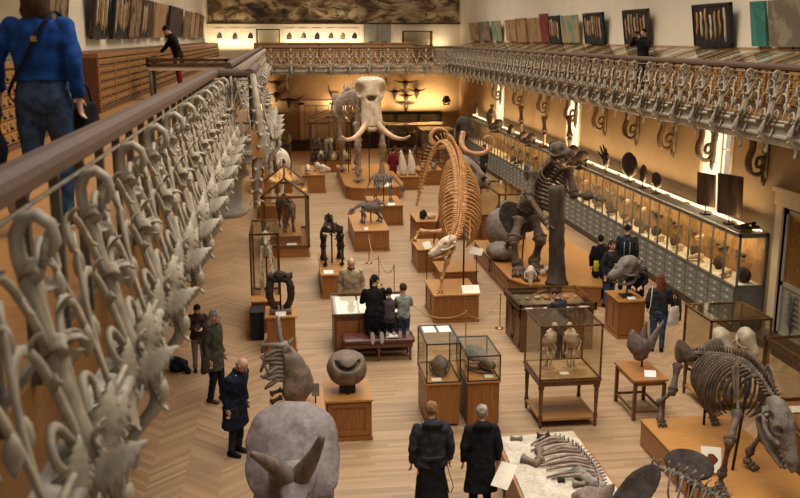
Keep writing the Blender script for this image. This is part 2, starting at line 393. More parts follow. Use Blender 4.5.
# skirtings
m = MB(); m.box((XL, YN, 0), (XL+.03, YF, .2)); struct('baseboard_left', m, 'dark_wood')
m = MB(); m.box((XL, YF-.03, 0), (.2, YF, .2)); m.box((3.4, YF-.03, 0), (XR, YF, .2)); struct('baseboard_far', m, 'dark_wood')
# gallery floors (slab, boards on top)
m = MB(); m.box((XL, YN, 4.72), (RLX-.02, YF, GF)); struct('floor_gallery_left', m, 'oak_light')
m = MB(); m.box((RRX-.19, YN, 4.75), (XR, YF, GF)); struct('floor_gallery_right', m, 'oak_light')
m = MB(); m.box((RLX+.19, RFY-.19, 4.75), (RRX-.19, YF, GF)); struct('floor_gallery_far', m, 'oak_light')
BX0, BX1, BY0, BY1 = RLX, -.5, 14.7, 18.6       # the bay that swells out of the left gallery
m = MB(); m.box((RLX+.19, BY0-.19, 4.78), (BX1+.19, BY1, GF)); struct('floor_gallery_bay', m, 'oak_light')
m = MB(); m.lathe([(.02, 3.75), (.30, 3.76), (.36, 3.80), (.37, 3.87), (.30, 3.92), (.29, 4.3), (.31, 4.38), (.40, 4.42), (.41, 4.48), (.36, 4.52), (.38, 4.7), (.42, 4.8)], (-.98, BY0+.42, 0), 28)
for k in range(14):
    a = 2*pi*k/14; m.ell((-.98+.365*cos(a), BY0+.42+.365*sin(a), 3.835), .017, 8, 6)
cb = struct('trim_8', m, 'fascia', True)
# mural panel and its frame
m = MB(); m.box((XL+.12, YF-.05, 7.42), (XR-.1, YF-.02, 10.4)); o = part('mural_painting', m, 'mural', None, False); tag(o, 'long dark ochre mural painting of blurred dark shapes high on the far end wall', 'painting')
f = MB(); f.box((XL+.05, YF-.1, 7.34), (XR-.03, YF, 7.43)); part('frame', f, 'dark_wood', o, False)

# ================================================================== GALLERY RAILINGS
PO = [(4.72, .24), (5.0, .31), (5.1, .31), (5.3, .25), (5.55, .19), (5.8, .13), (5.95, .10), (6.1, .06)]
def oz(z):
    for (a, p), (b, q) in zip(PO, PO[1:]):
        if a <= z <= b: return lerp(p, q, (z-a)/(b-a))
    return PO[0][1] if z < PO[0][0] else PO[-1][1]
def Q(u, z, e=0): return (u, -oz(z)-e, z)           # local x along the rail, -y towards the hall
def rail_unit(W=1.0):
    bars = MB()
    for u in (-W/2, 0): bars.box((u-.022, -.022, GF-.02), (u+.022, .022, RT-.07))
    bars.box((-W/2, -.015, GF+.07), (W/2, .015, GF+.11))
    post = MB()
    pts = [Q(0, z) for z in (5.02, 5.15, 5.3, 5.45, 5.6, 5.75, 5.86)]+[(0, -.115, 5.93), (0, -.14, 5.985), (0, -.19, 6.0), (0, -.235, 5.965), (0, -.25, 5.90), (0, -.225, 5.85)]
    post.tube(pts, [.05, .048, .044, .041, .038, .036, .034, .032, .031, .03, .028, .024, .016], 8, (1.2, .85))
    scroll = MB()
    for s in (-1, 1):
        a = [Q(s*.03, 5.06), Q(s*.06, 5.25), Q(s*.11, 5.44), Q(s*.21, 5.58), Q(s*.33, 5.6), Q(s*.42, 5.53), Q(s*.44, 5.44)]
        scroll.tube(spl(a, 14), [.022]*8+[.019]*5+[.016, .014], 6, (1.2, .8))
        a = [Q(s*.02, 5.5), Q(s*.08, 5.66), Q(s*.17, 5.8), Q(s*.28, 5.85), Q(s*.37, 5.8), Q(s*.38, 5.72), Q(s*.33, 5.70)]
        scroll.tube(spl(a, 14), [.017]*10+[.015]*3+[.013]*2, 6)
        a = [Q(s*.05, 5.06), Q(s*.12, 5.2), Q(s*.2, 5.3), Q(s*.28, 5.3), Q(s*.32, 5.23), Q(s*.28, 5.18)]
        scroll.tube(spl(a, 12), [.02]*8+[.016]*5, 6)
        a = [Q(s*.5, 5.06), Q(s*.49, 5.3), Q(s*.44, 5.5), Q(s*.36, 5.66), Q(s*.30, 5.78)]
        scroll.tube(spl(a, 10), .014, 5)
        for (u, z, r) in ((.44, 5.42, .034), (.33, 5.68, .028)):
            q = Q(s*u, z); scroll.lathe([(.004, -.11*r/.034), (r*.6, -.085), (r, -.04), (r*.8, 0), (r*.3, .03)], q, 8)
    for s in (-1, 1):
        for (u, z, dx, dz) in ((.2, 5.58, .3, 1), (.3, 5.84, .6, .8), (.1, 5.42, 1, .4), (.12, 5.72, .8, -.4)): scroll.leaf(Q(s*u, z), (s*dx, -.4, dz), (0, -1, 0), .09, .035, 1.0, 4, .008, 8)
    leaves = MB(); rng = random.Random(3)
    for z, nL, L, W_ in ((5.80, 3, .11, .05), (5.52, 3, .14, .06)):
        for k in range(nL):
            a = pi*(k+.5)/nL; leaves.leaf(Q(0, z, .01), (cos(a)*.8, -sin(a)*.6, .5), (cos(a)*.4, -sin(a), -.2), L*rng.uniform(.85, 1.15), W_, 1.7, 4, .009, 10)
        leaves.ell(Q(0, z, .03), (.04, .05, .05), 8, 6)
    leaves.leaf((0, -.235, 5.93), (.1, .15, -1), (0, 1, 0), .15, .06, .9, 0, .012, 10, .5)
    leaves.tube([Q(0, z, .01) for z in (5.45, 5.56, 5.7, 5.83)], .025, 6)
    ac = MB()
    for (u, d, nr, L, W_, cu, z) in ((.0, (.3, -.35, 1), (-.75, -.6, .35), .40, .115, -.7, 4.97), (-.1, (.1, -.75, .6), (-.6, -.3, .75), .28, .10, -.8, 5.02), (.12, (.5, -.45, .7), (-.5, -.7, .6), .30, .10, -.7, 5.03), (-.26, (.3, -.2, 1), (-.75, -.6, .3), .25, .08, -.7, 5.03), (.3, (.35, -.25, 1), (-.75, -.6, .3), .25, .08, -.7, 5.03), (.16, (.3, -.12, -1), (-.5, -1, .2), .24, .10, .5, 5.04), (-.2, (-.2, -.12, -1), (-.4, -1, .2), .23, .10, .5, 5.04)):
        ac.leaf(Q(u, z, -.01), d, nr, L, W_, cu, 6, .013, 16, -.25)
    ac.tube([Q(-.31, 5.05, -.02), Q(.31, 5.05, -.02)], .022, 6)
    for k in range(6): a = 2*pi*k/6; ac.leaf(Q(.0, 5.16, .03), (cos(a), -.25, sin(a)), (0, -1, 0), .085, .04, .8, 0, .008, 6)
    ac.tube([Q(0, 5.12, -.02), Q(0, 5.16, .05)], .03, 7)
    con = MB()
    con.tube(spl([(0, -.31, 5.12), (0, -.39, 5.0), (0, -.40, 4.86), (0, -.33, 4.76), (0, -.26, 4.66), (0, -.27, 4.58)], 14), [.04, .042, .046, .048, .046, .043, .04, .037, .034, .032, .03, .028, .03, .026, .015], 8)
    con.ell((0, -.42, 4.92), (.055, .04, .065), 8, 6); con.leaf((0, -.36, 5.0), (0, -.2, -1), (0, -1, 0), .22, .085, .7, 5, .012, 12, .5); con.ell((0, -.27, 4.56), (.03, .03, .05), 8, 6)
    return bars, post, scroll, leaves, ac, con
UNIT = rail_unit()
def make_panel(parent, first=None):
    pb = part('railing_panel', UNIT[0], 'iron_dark', parent, False)
    part('post', UNIT[1], 'iron', pb); part('scrollwork', UNIT[2], 'iron', pb); part('leaf_cluster', UNIT[3], 'iron', pb); part('acanthus_leaf', UNIT[4], 'iron', pb); part('console', UNIT[5], 'iron', pb)
    return pb
TPL = []
def railing(label, origin, rz, n, pitch, ends=(0, 0), fascia=True):
    L = n*pitch; t = thing('gallery_railing', label, 'railing', origin, rz, None, world=False)
    for i in range(n):
        u = (i+.5)*pitch
        if not TPL: pb = make_panel(t); TPL.append(pb)
        else:
            pb = TPL[0].copy(); COL.objects.link(pb); pb.parent = t; KIDS.setdefault(t.name, []).append(pb)
            for ch in KIDS[TPL[0].name]: k = ch.copy(); COL.objects.link(k); k.parent = pb
        pb.location = (u, 0, 0); pb.scale = (pitch, 1, 1)
    h = MB(); e0, e1 = ends
    pr = [(-.085, -.075), (-.085, -.03), (-.07, 0.0), (-.03, .022), (.03, .022), (.07, 0), (.085, -.03), (.085, -.075), (.04, -.085), (.03, -.11), (-.03, -.11), (-.04, -.085)]
    h.rings([[V((x, a, RT+b)) for a, b in pr] for x in (-e0, L+e1)]); part('handrail', h, 'rail_wood', t, False)
    b = MB()
    for z, r in ((5.06, .035), (5.13, .016)): b.tube([Q(-.0, z), Q(L, z)], r, 8)
    b.tube([(0, -.04, RT-.15), (L, -.04, RT-.15)], .012, 6); part('base_rail', b, 'iron', t)
    if fascia:
        f = MB(); pr = [(-.192, 5.14), (-.30, 5.1), (-.32, 5.03), (-.28, 5.01), (-.27, 4.9), (-.31, 4.88), (-.31, 4.84), (-.25, 4.8), (-.23, 4.70), (-.192, 4.68)]
        f.rings([[V((x, a, z)) for a, z in pr] for x in (0, L)]); part('fascia', f, 'fascia', t, False)
    return t
railing('ornate grey ironwork railing with wooden handrail, largest and nearest, at left foreground', (RLX, -.5, 0), radians(90), 14, 1.086, (0, .05))
railing('short ironwork railing across the end of the left gallery bay, facing the camera', (BX0+.0, BY0, 0), 0, 1, .55, (.0, .1))
railing('ironwork railing along the outer side of the left gallery bay', (BX1, BY0, 0), radians(90), 4, .975, (.08, .08))
railing('ironwork railing of the left gallery beyond the bay, running to the far end', (RLX, BY1, 0), radians(90), 31, 1.0, (0, 0))
railing('long ironwork railing across the far end gallery under the lit pictures', (RLX, RFY, 0), 0, 10, 1.01)
railing('long ironwork railing with wooden handrail along the right gallery', (RRX, RFY, 0), radians(-90), 48, 1.0)
# corner pilaster of the bay: a pendant of leaves
t = thing('corner_pendant', 'tall grey leafy iron corner pendant on the end of the left gallery bay', 'ornament', (BX1+.05, BY0-.05, 3.9)); m = MB()
m.tube([(BX1+.02, BY0-.02, 3.95), (BX1+.06, BY0-.06, 4.6), (BX1+.16, BY0-.14, 5.0), (BX1+.12, BY0-.12, 5.4), (BX1+.05, BY0-.06, 6.05)], [.03, .07, .08, .06, .05], 8)
part('stem', m, 'iron', t); rr = random.Random(5)
for k in range(11):
    z = 4.05+k*.18; a = rr.uniform(-2.6, -.2); e = .04+.12*math.exp(-((z-5.05)/.35)**2)
    for j in range(3): q = MB(); aa = a+(j-1)*1.2; q.leaf((BX1+e*.8, BY0-e*.7, z), (cos(aa), sin(aa), .5), (0, 0, 1), .17, .07, -1.7, 4, .01, 9); part('leaf', q, 'iron', t)
# brackets under the right gallery and at the far gallery
def bracket():
    m = MB(); P = spl([(-.10, 0, 3.78), (-.19, 0, 3.72), (-.25, 0, 3.82), (-.2, 0, 3.95), (-.09, 0, 3.92), (-.06, 0, 3.7), (-.16, 0, 3.56), (-.36, 0, 3.62), (-.44, 0, 3.88), (-.36, 0, 4.15), (-.38, 0, 4.36), (-.6, 0, 4.52), (-.95, 0, 4.6), (-1.35, 0, 4.64)], 40)
    m.tube(P, [.04]*6+[.055]*10+[.075]*14+[.065]*11, 8, (1, 1.3)); m.box((-.06, -.11, 3.5), (.0, .11, 4.7)); m.box((-1.5, -.09, 4.62), (0, .09, 4.72)); m.tube([(-.03, 0, 3.55), (-.05, 0, 3.4), (-.03, 0, 3.3)], [.07, .05, .02], 8)
    m.tube(spl([(-.05, 0, 4.2), (-.2, 0, 4.45), (-.5, 0, 4.62)], 8), .045, 7)
    return m
proto = None
for i, yb in enumerate((19.7, 22.3, 24.75, 27.5, 30.4, 33.6, 37.4, 41.6, 45.8)):
    lb = 'carved dark scroll bracket under the right gallery, %s from the door' % ORD[i]
    if proto is None:
        proto = thing('gallery_bracket', lb, 'bracket', (XR, yb, 0), 0, 'scroll brackets under the right gallery', world=False); part('scroll', bracket(), 'stone_dark', proto)
    else: dup(proto, (XR, yb, 0), None, lb)
for i, xb in enumerate((.35, 6.2)):
    dup(proto, (xb, YF, 0), radians(90), 'carved scroll bracket under the far gallery, %s' % ('left of the far door' if i == 0 else 'right of the elephant skeleton'))
# ================================================================== BONES: SKULLS AND SKELETONS
SK = {  # stations: x, zc, half width, half height (fractions of L, H, W/2, H/2), dents: x, y, z, r (fractions of L, W, H, L)
 'long': ([(0, .1, .3, .35), (.1, .12, .62, .7), (.25, .12, .8, .8), (.42, .08, .95, .85), (.55, .0, .7, .75), (.72, -.1, .5, .6), (.88, -.16, .46, .5), (1, -.2, .25, .28)],
          [(.46, .42, .16, .065), (.24, .46, .05, .075), (.72, .33, -.05, .04)], .9),
 'round': ([(0, .05, .4, .5), (.12, .08, .8, .85), (.35, .1, .95, 1), (.55, .06, .9, .9), (.75, -.08, .6, .65), (.92, -.15, .45, .45), (1, -.18, .28, .28)],
           [(.66, .36, .1, .12), (.36, .52, -.05, .12), (.98, .0, -.08, .09)], .85),
 'ceph': ([(0, .0, .5, .6), (.2, .15, .95, .9), (.45, .1, 1, .95), (.65, -.05, .7, .7), (.85, -.22, .55, .45), (1, -.3, .3, .25)],
          [(.55, .46, .1, .11), (.25, .5, 0, .12), (.8, .0, .05, .08)], .6)}
def skull(root, M, L, W, H, mat, style='long', jaw=True, res=1, voxel=0, horns=()):
    st, dn, jl = SK[style]; mb = MB()
    mb.loft([((x*L, 0, zc*H), (0, hw*W/2, 0), (0, 0, hh*H/2)) for x, zc, hw, hh in st], 26 if res else 14, 2.2, 5 if res else 2)
    r = .035*L
    for s in (-1, 1):
        mb.tube(spl([(.62*L, s*.3*W, -.14*H), (.5*L, s*.52*W, -.2*H), (.3*L, s*.58*W, -.16*H), (.1*L, s*.36*W, -.02*H)], 10), r, 6)
        for k in range(6 if res else 3):
            x = (.55+.07*k)*L if res else (.55+.14*k)*L; mb.tube([(x, s*.2*W, -.28*H), (x, s*.2*W, -.42*H)], [.028*L, .012*L], 5)
    for a, b, r0 in horns: P = spl([V(q) for q in (a[0], a[1], a[2])] if isinstance(a[0], (tuple, list)) else [a, b], 10); mb.tube(P, [lerp(r0, r0*.12, i/10) for i in range(11)], 8)
    mb.xf(M); R3 = M.to_3x3(); dent = []
    for x, y, z, r in dn:
        for s in ((-1, 1) if y else (1,)):
            dent.append((M @ V((x*L, s*y*W*1.02, z*H)), r*L, R3 @ V((0, -s, -.15) if y else (-1, 0, -.2))))
    o = part('skull', mb, mat, root, True, voxel, dent, (L*.012, 9/L))
    if jaw:
        j = MB()
        for s in (-1, 1):
            j.tube(spl([(.22*L, s*.36*W, -.02*H), (.2*L, s*.36*W, -.45*H), (.4*L, s*.3*W, -.62*H), (.7*L, s*.2*W, -.62*H), (jl*L, s*.05*W, -.56*H)], 14), [.05*L]*6+[.06*L]*5+[.045*L]*4, 7, (.6, 1.1))
        j.tube([(jl*L-.06*L, -.1*W, -.57*H), (jl*L, 0, -.55*H), (jl*L-.06*L, .1*W, -.57*H)], .04*L, 6)
        j.xf(M); part('lower_jaw', j, mat, o)
    return o
def facing(p, yaw, pitch=0, roll=0):        # local +X forward, +Z up
    return Tr(p) @ Matrix.Rotation(yaw, 4, 'Z') @ Matrix.Rotation(-pitch, 4, 'Y') @ Matrix.Rotation(roll, 4, 'X')
def samp(P, t):
    x = max(0, min(.99999, t))*(len(P)-1); i = int(x); p = P[i].lerp(P[i+1], x-i); a = P[max(i-1, 0)]; b = P[min(i+2, len(P)-1)]; return p, (b-a).normalized()
def vertebrae(mb, P, n, r, spin, t0=0, t1=1, up=V((0, 0, 1)), trans=1.2):
    for i in range(n):
        t = lerp(t0, t1, (i+.5)/n); p, T = samp(P, t); rr = prof(r, t); S = T.cross(up)
        if S.length < .1: S = T.cross(V((0, 1, 0)))
        S.normalize(); U = S.cross(T).normalized(); L = (samp(P, min(1, t+.5/n*(t1-t0)))[0]-samp(P, max(0, t-.5/n*(t1-t0)))[0]).length*.5
        mb.tube([p-T*L*.85, p-T*L*.45, p+T*L*.45, p+T*L*.85], [rr*1.05, rr*.8, rr*.8, rr*1.05], 7)
        h = prof(spin, t)
        if h > 0: mb.tube([p+U*rr*.5, p+U*(rr+h*.6)+T*h*.12, p+U*(rr+h)+T*h*.3], [rr*.45, rr*.35, rr*.4], 5, (.5, 1.2))
        if trans:
            for s in (-1, 1): mb.tube([p+S*s*rr*.6, p+S*s*rr*(1+trans)], [rr*.4, rr*.22], 5)
    mb.tube([samp(P, lerp(t0, t1, i/30))[0] for i in range(31)], [prof(r, lerp(t0, t1, i/30))*.45 for i in range(31)], 5)
def foot(mb, p, d, L, r, toes=3, spread=.5, drop=0):
    p = V(p); d = V(d); d.z = 0; d.normalize(); s = V((-d.y, d.x, 0))
    for k in range(toes):
        a = (k-(toes-1)/2)*spread; q = d*cos(a)+s*sin(a); e = p+q*L-V((0, 0, drop)); mb.bone(p+q*L*.1, p.lerp(e, .6)+V((0, 0, L*.08)), r*.6, 6); mb.tube([p.lerp(e, .6)+V((0, 0, L*.05)), e], [r*.55, r*.35], 6)
def skeleton(name, label, cat, loc, mat, sp, nv=36, vr=(.03, .05, .05, .03, .012), spin=(.05, .12, .1, .06, .02), ribs=None, rt=(.2, .62), rw=(.2, .34, .3), rd=(.3, .55, .4), rr=.014, legs=(), pelvis=None, scap=(), sk=None, skm=None, rods=(), up=V((0, 0, 1)), group=None, rib_parts=True, feet=(3, .5), sweep=.25, arc=2.5):
    t = thing(name, label, cat, loc, 0, group); P = spl(sp, 60)
    m = MB(); vertebrae(m, P, nv, vr, spin, 0, 1, up); part('spine', m, mat, t)
    if ribs:
        cage = MB()
        for i in range(ribs):
            f = i/(ribs-1); p, T = samp(P, lerp(rt[0], rt[1], f)); S = T.cross(up).normalized(); U = S.cross(T).normalized(); w = prof(rw, f); d = prof(rd, f)
            for s in (-1, 1):
                q = [p+S*s*(w*sin(arc*k/12*.98+.05))-U*(d*(1-cos(arc*k/12))/(1-cos(arc)))+T*(sweep*d*(k/12)) for k in range(13)]
                b = MB() if rib_parts else cage; b.tube(q, [rr*1.25, rr*1.1]+[rr]*9+[rr*.8, rr*.6], 6, (1.25, .75))
                if rib_parts: part('rib', b, mat, t)
        if not rib_parts: part('rib_cage', cage, mat, t)
    for lg in legs:
        pts, r, dirn, fl = lg; m = MB(); pts = [V(q) for q in pts]
        for i in range(len(pts)-1):
            k = r*(1-.16*i)
            if i == 1:
                o = (pts[i+1]-pts[i]).cross(V((0, 0, 1))); o = o.normalized()*k*.5 if o.length > 1e-4 else V((k*.5, 0, 0)); m.bone(pts[i]+o, pts[i+1]+o, k*.75); m.bone(pts[i]-o*1.1, pts[i+1]-o*.9, k*.5)
            else: m.bone(pts[i], pts[i+1], k)
            if i: m.ell(pts[i], r*1.2, 8, 6)
        m.ell(pts[-1], (r*1.2, r*1.2, r*.9), 8, 6)
        if fl: foot(m, pts[-1], dirn, fl, r*.8, feet[0], feet[1], pts[-1].z-loc[2]-r*.4 if pts[-1].z-loc[2] < .35 and feet[0] < 5 else (.1 if feet[0] < 5 else 0))
        part('leg', m, mat, t)
    for a, b, w, nr in scap:          # shoulder blades: flat leaf of bone from a (joint) to b (top)
        a, b = V(a), V(b); m = MB(); T = (b-a).normalized(); S = T.cross(V(nr)).normalized(); N = S.cross(T); L = (b-a).length
        m.loft([(a.lerp(b, x), S*(w*hw), N*(w*.12*(1.3-x*.5))) for x, hw in ((0, .2), (.15, .22), (.45, .55), (.8, 1), (1, .7))], 12, 2, 3); m.tube([a.lerp(b, .1)+N*w*.1, a.lerp(b, .5)+N*w*.22, a.lerp(b, .95)+N*w*.1], w*.07, 5); part('shoulder_blade', m, mat, t)
    if pelvis:
        c, ax, w, h = pelvis; c = V(c); ax = V(ax).normalized(); S = ax.cross(up).normalized(); U = S.cross(ax); m = MB()
        for s in (-1, 1):
            m.loft([(c+S*s*w*.15, ax*h*.3, U*h*.25), (c+S*s*w*.5+U*h*.25, ax*h*.16, U*h*.5), (c+S*s*w*.85+U*h*.3+ax*h*.2, ax*h*.1, U*h*.55), (c+S*s*w+U*h*.25+ax*h*.3, ax*h*.06, U*h*.3)], 12, 2, 3)
            m.tube([c+S*s*w*.4-U*h*.1, c+S*s*w*.3-U*h*.6-ax*h*.4, c+S*s*w*.08-U*h*.75-ax*h*.2], [h*.12, h*.08, h*.09], 7)
        m.ell(c, (h*.28, h*.28, h*.28), 10, 8); part('pelvis', m, mat, t)
    if sk: skull(t, skm, *sk[:3], mat, *sk[3:])
    for a, b in rods: m = MB(); m.tube([a, b], .022, 8); part('support_rod', m, 'metal_black', t)
    return t
def quad_auto(name, label, cat, base, rz, S, mat, sh=1.0, bl=1.1, neck=(.35, .15), tail=.5, skl=.38, style='long', head_pitch=-.5, ribs=11, rib_parts=False, group=None, leg_r=.035, tail_drop=.5, rw=.2, jaw=True, res=0, slim=1.0):
    # a four-legged skeleton facing +X then turned by rz; S overall scale, sh shoulder height, bl body length
    bx, by, bz = base; C_, S_ = cos(rz), sin(rz)
    def W(x, y, z): return V((bx+S*(x*C_-y*S_), by+S*(x*S_+y*C_), bz+S*z))
    h = bl/2; nx, nz = neck
    sp = [W(h+nx, 0, sh+nz), W(h+nx*.45, 0, sh+nz*.5-.03), W(h*.95, 0, sh*.92), W(h*.4, 0, sh*.98), W(-h*.3, 0, sh*1.0), W(-h*.95, 0, sh*.97), W(-h-tail*.5, 0, sh*.97-tail*tail_drop*.6), W(-h-tail, 0, sh*.97-tail*tail_drop*1.6)]
    q = .14*slim; legs = []
    for s in (-1, 1):
        legs.append(([W(h*.8, s*q, sh*.62), W(h*.68, s*q, sh*.36), W(h*.78, s*q, .1*sh), W(h*.8, s*q, .05*sh)], S*leg_r, (C_, S_, 0), S*.1*sh))
        legs.append(([W(-h*.85, s*q, sh*.8), W(-h*.6, s*q*1.1, sh*.46), W(-h*.98, s*q, sh*.2), W(-h*.86, s*q, sh*.05)], S*leg_r, (C_, S_, 0), S*.1*sh))
    sc_ = [(W(h*.8, s*q, sh*.62), W(h*.6, s*q*.7, sh*.98), S*.09, W(0, s, 0)-W(0, 0, 0)) for s in (-1, 1)]
    M = facing(W(h+nx-.02, 0, sh+nz), rz, head_pitch)
    return skeleton(name, label, cat, base, mat, sp, 34, tuple(S*k*leg_r/.035 for k in (.035, .04, .035, .035, .03, .012)), tuple(S*k for k in (.03, .06, .1, .08, .07, .05, .01)), ribs, (.24, .62), (S*rw*.7, S*rw, S*rw*.9), (S*sh*.4, S*sh*.52, S*sh*.36), S*.011*leg_r/.035, legs, (W(-h*.85, 0, sh*.88), W(1, 0, 0)-W(0, 0, 0), S*.17*slim, S*.16), sc_, (S*skl, S*skl*.48, S*skl*.5, style, jaw, res), M, [(W(0, 0, 0), W(0, 0, sh*.95))], group=group, rib_parts=rib_parts)
# ================================================================== FURNITURE BUILDERS
def plinth(label, x0, x1, y0, y1, h, mat='oak_v', npan=(1, 1), z0=0, cat='plinth', name='display_plinth', group=None, base_h=.07, over=.03):
    t = thing(name, label, cat, ((x0+x1)/2, (y0+y1)/2, z0), 0, group)
    m = MB(); m.box((x0+.02, y0+.02, z0), (x1-.02, y1-.02, z0+h-.035)); part('body', m, mat, t, False)
    m = MB(); m.box((x0-over+.01, y0-over+.01, z0+h-.035), (x1+over-.01, y1+over-.01, z0+h)); part('top_board', m, 'oak_light', t, False)
    m = MB(); m.box((x0-.012, y0-.012, z0), (x1+.012, y1+.012, z0+base_h)); part('base_moulding', m, mat, t, False)
    def pan(a, b, axis, fix, sg):
        w = .075 if (b-a) > .4 else .04; z1, z2 = z0+base_h+.02, z0+h-.06; m = MB()
        for (p, q, r, s) in ((a, b, z1, z1+w), (a, b, z2-w, z2), (a, a+w, z1+w, z2-w), (b-w, b, z1+w, z2-w)):
            if axis == 0: m.box((p, min(fix, fix+sg*.018), r), (q, max(fix, fix+sg*.018), s))
            else: m.box((min(fix, fix+sg*.018), p, r), (max(fix, fix+sg*.018), q, s))
        part('panel_frame', m, mat, t, False)
    for k in range(npan[0]): w = (x1-x0-.06)/npan[0]; pan(x0+.03+k*w, x0+.03+(k+1)*w-.0, 0, y0+.02, -1)
    for k in range(npan[1]):
        w = (y1-y0-.06)/npan[1]
        pan(y0+.03+k*w, y0+.03+(k+1)*w, 1, x0+.02, -1); pan(y0+.03+k*w, y0+.03+(k+1)*w, 1, x1-.02, 1)
    return t
def glass_box(t, x0, x1, y0, y1, z0, z1, r=.014, mat='bronze', gable=0, top=True):
    f = MB(); c = [(x0, y0), (x1, y0), (x1, y1), (x0, y1)]
    for (x, y) in c: f.box((x-r, y-r, z0), (x+r, y+r, z1))
    for z in (z0+r, z1-r):
        for y in (y0, y1): f.box((x0-r, y-r, z-r), (x1+r, y+r, z+r))
        for x in (x0, x1): f.box((x-r, y0-r, z-r), (x+r, y1+r, z+r))
    if gable:
        xm = (x0+x1)/2
        for y in (y0, y1):
            for x in (x0, x1): f.tube([(x, y, z1), (xm, y, z1+gable)], r, 4)
        f.tube([(xm, y0, z1+gable), (xm, y1, z1+gable)], r, 4)
    part('case_frame', f, mat, t, False)
    g = .004
    for nm, a, b in (('front', (x0, y0-g, z0), (x1, y0+g, z1)), ('back', (x0, y1-g, z0), (x1, y1+g, z1)), ('side', (x0-g, y0, z0), (x0+g, y1, z1)), ('side', (x1-g, y0, z0), (x1+g, y1, z1))):
        m = MB(); m.box(a, b); part('glass_pane', m, 'glass', t, False)
    if gable:
        xm = (x0+x1)/2
        for x in (x0, x1): m = MB(); m.rings([[V((x, y0, z1)), V((x, y1, z1)), V((xm, y1, z1+gable)), V((xm, y0, z1+gable))], [V((x, y0, z1+.006)), V((x, y1, z1+.006)), V((xm, y1, z1+gable+.006)), V((xm, y0, z1+gable+.006))]]); part('roof_pane', m, 'glass', t, False)
    elif top: m = MB(); m.box((x0, y0, z1-g), (x1, y1, z1+g)); part('glass_top', m, 'glass', t, False)
def card(label, p, w, d, tilt=0, rz=0, group=None, name='label_card', cat='label', mat='paper'):
    m = MB(); M = Tr(p) @ Rz(rz) @ Matrix.Rotation(tilt, 4, 'X'); m.box((-w/2, -d/2, 0), (w/2, d/2, .008), M)
    o = part(name, m, mat, None, False); c = o.data; o.location = p
    for v in c.vertices: v.co -= V(p)
    return tag(o, label, cat, group)
def stand_card(label, base, top, w, h, tilt, rz, mat='card_cream'):    # a card on a little metal foot
    base, top = V(base), V(top); t = thing('label_stand', label, 'label', base); m = MB(); m.tube([base, top], .012, 6); part('foot_rod', m, 'metal_black', t)
    m = MB(); M = Tr(top) @ Rz(rz) @ Matrix.Rotation(tilt, 4, 'X'); m.box((-w/2, -h/2, 0), (w/2, h/2, .01), M); part('card', m, mat, t, False); return t
# ---------------------------------------------------------------- drawer cabinets on the galleries (front towards local -y)
def drawer_cabinet(W=1.7, D=.92, H=1.1, cols=6, rows=6, slope=0):
    def sl(m):
        for p in m.v:
            if p.z > H-.09: p.z += slope*max(0, min(1, (p.y+D)/D))
        return m
    t = thing('drawer_cabinet', '', 'cabinet', (0, 0, 0), 0, None, world=False)
    m = MB(); m.box((-W/2, -D, 0), (W/2, 0, H-.08)); part('body', sl(m), 'oak_dark', t, False)
    m = MB(); m.box((-W/2, -D-.03, H-.08), (W/2, -D+.05, H)); m.box((-W/2, -.06, H-.08), (W/2, 0, H)); m.box((-W/2, -D, H-.08), (-W/2+.05, 0, H)); m.box((W/2-.05, -D, H-.08), (W/2, 0, H)); part('top_frame', sl(m), 'oak_h', t, False)
    m = MB(); m.box((-W/2+.05, -D+.05, H-.075), (W/2-.05, -.06, H-.055)); part('tray', sl(m), 'card_cream', t, False)
    for k in range(5): m = MB(); x = -W/2+.05+(W-.1)*(k+.5)/5; m.box((x-.1, -D+.12, H-.055), (x+.1, -.14, H-.04)); part('specimen_tray', sl(m), ('slab_grey', 'slab_buff', 'paper')[k % 3], t, False)
    m = MB(); m.box((-W/2+.05, -D+.05, H-.012), (W/2-.05, -.06, H-.006)); part('glass_top', sl(m), 'glass', t, False)
    m = MB(); m.box((-W/2, -D-.015, 0), (W/2, -D, .07)); part('base_moulding', m, 'oak_dark', t, False)
    w = (W-.08)/cols; h = (H-.2)/rows; p = None
    for i in range(cols):
        for j in range(rows):
            x = -W/2+.04+(i+.5)*w; z = .09+(j+.5)*h
            if p is None:
                m = MB(); m.box((-w/2+.008, -D-.022, -h/2+.008), (w/2-.008, -D+.02, h/2-.008)); p = part('drawer', m, 'oak_light', t, False); k = MB(); k.box((-.045, -D-.03, -.008), (.045, -D-.02, .034)); kk = part('label_holder', k, 'brass', p, False); k = MB(); k.ell((0, -D-.038, -.03), .024, 6, 4); kh = part('knob', k, 'metal_black', p); d = p
            else:
                d = p.copy(); COL.objects.link(d); d.parent = t; KIDS[t.name].append(d)
                for c in (kk, kh): e = c.copy(); COL.objects.link(e); e.parent = d; KIDS.setdefault(d.name, []).append(e)
            d.location = (x, 0, z)
    return t
cab = drawer_cabinet(); first = True; rcab = None
def put_cab(loc, rz, label):
    global first
    if first: cab.location = loc; cab.rotation_euler = (0, 0, rz); cab['label'] = label; first = False; return cab
    return dup(cab, loc, rz, label)
for k in range(6): put_cab((XL+.03, 7.2+1.7*k, GF), radians(90), 'oak drawer cabinet, %s of the near row behind the woman in blue' % ORD[k])
for k in range(20): put_cab((XL+.03, 18.95+1.71*k, GF), radians(90), 'oak drawer cabinet on the left gallery, %s beyond the gap' % ORD[k])
for k in range(22):
    lb = 'oak glazed-top drawer cabinet on the right gallery, %s from the near end' % ORD[k]; p = (XR-.03, 15.6+1.71*k, GF)
    if rcab is None: rcab = drawer_cabinet(1.7, .95, .86, 6, 4, .3); rcab.location = p; rcab.rotation_euler = (0, 0, radians(-90)); rcab['label'] = lb
    else: dup(rcab, p, radians(-90), lb)
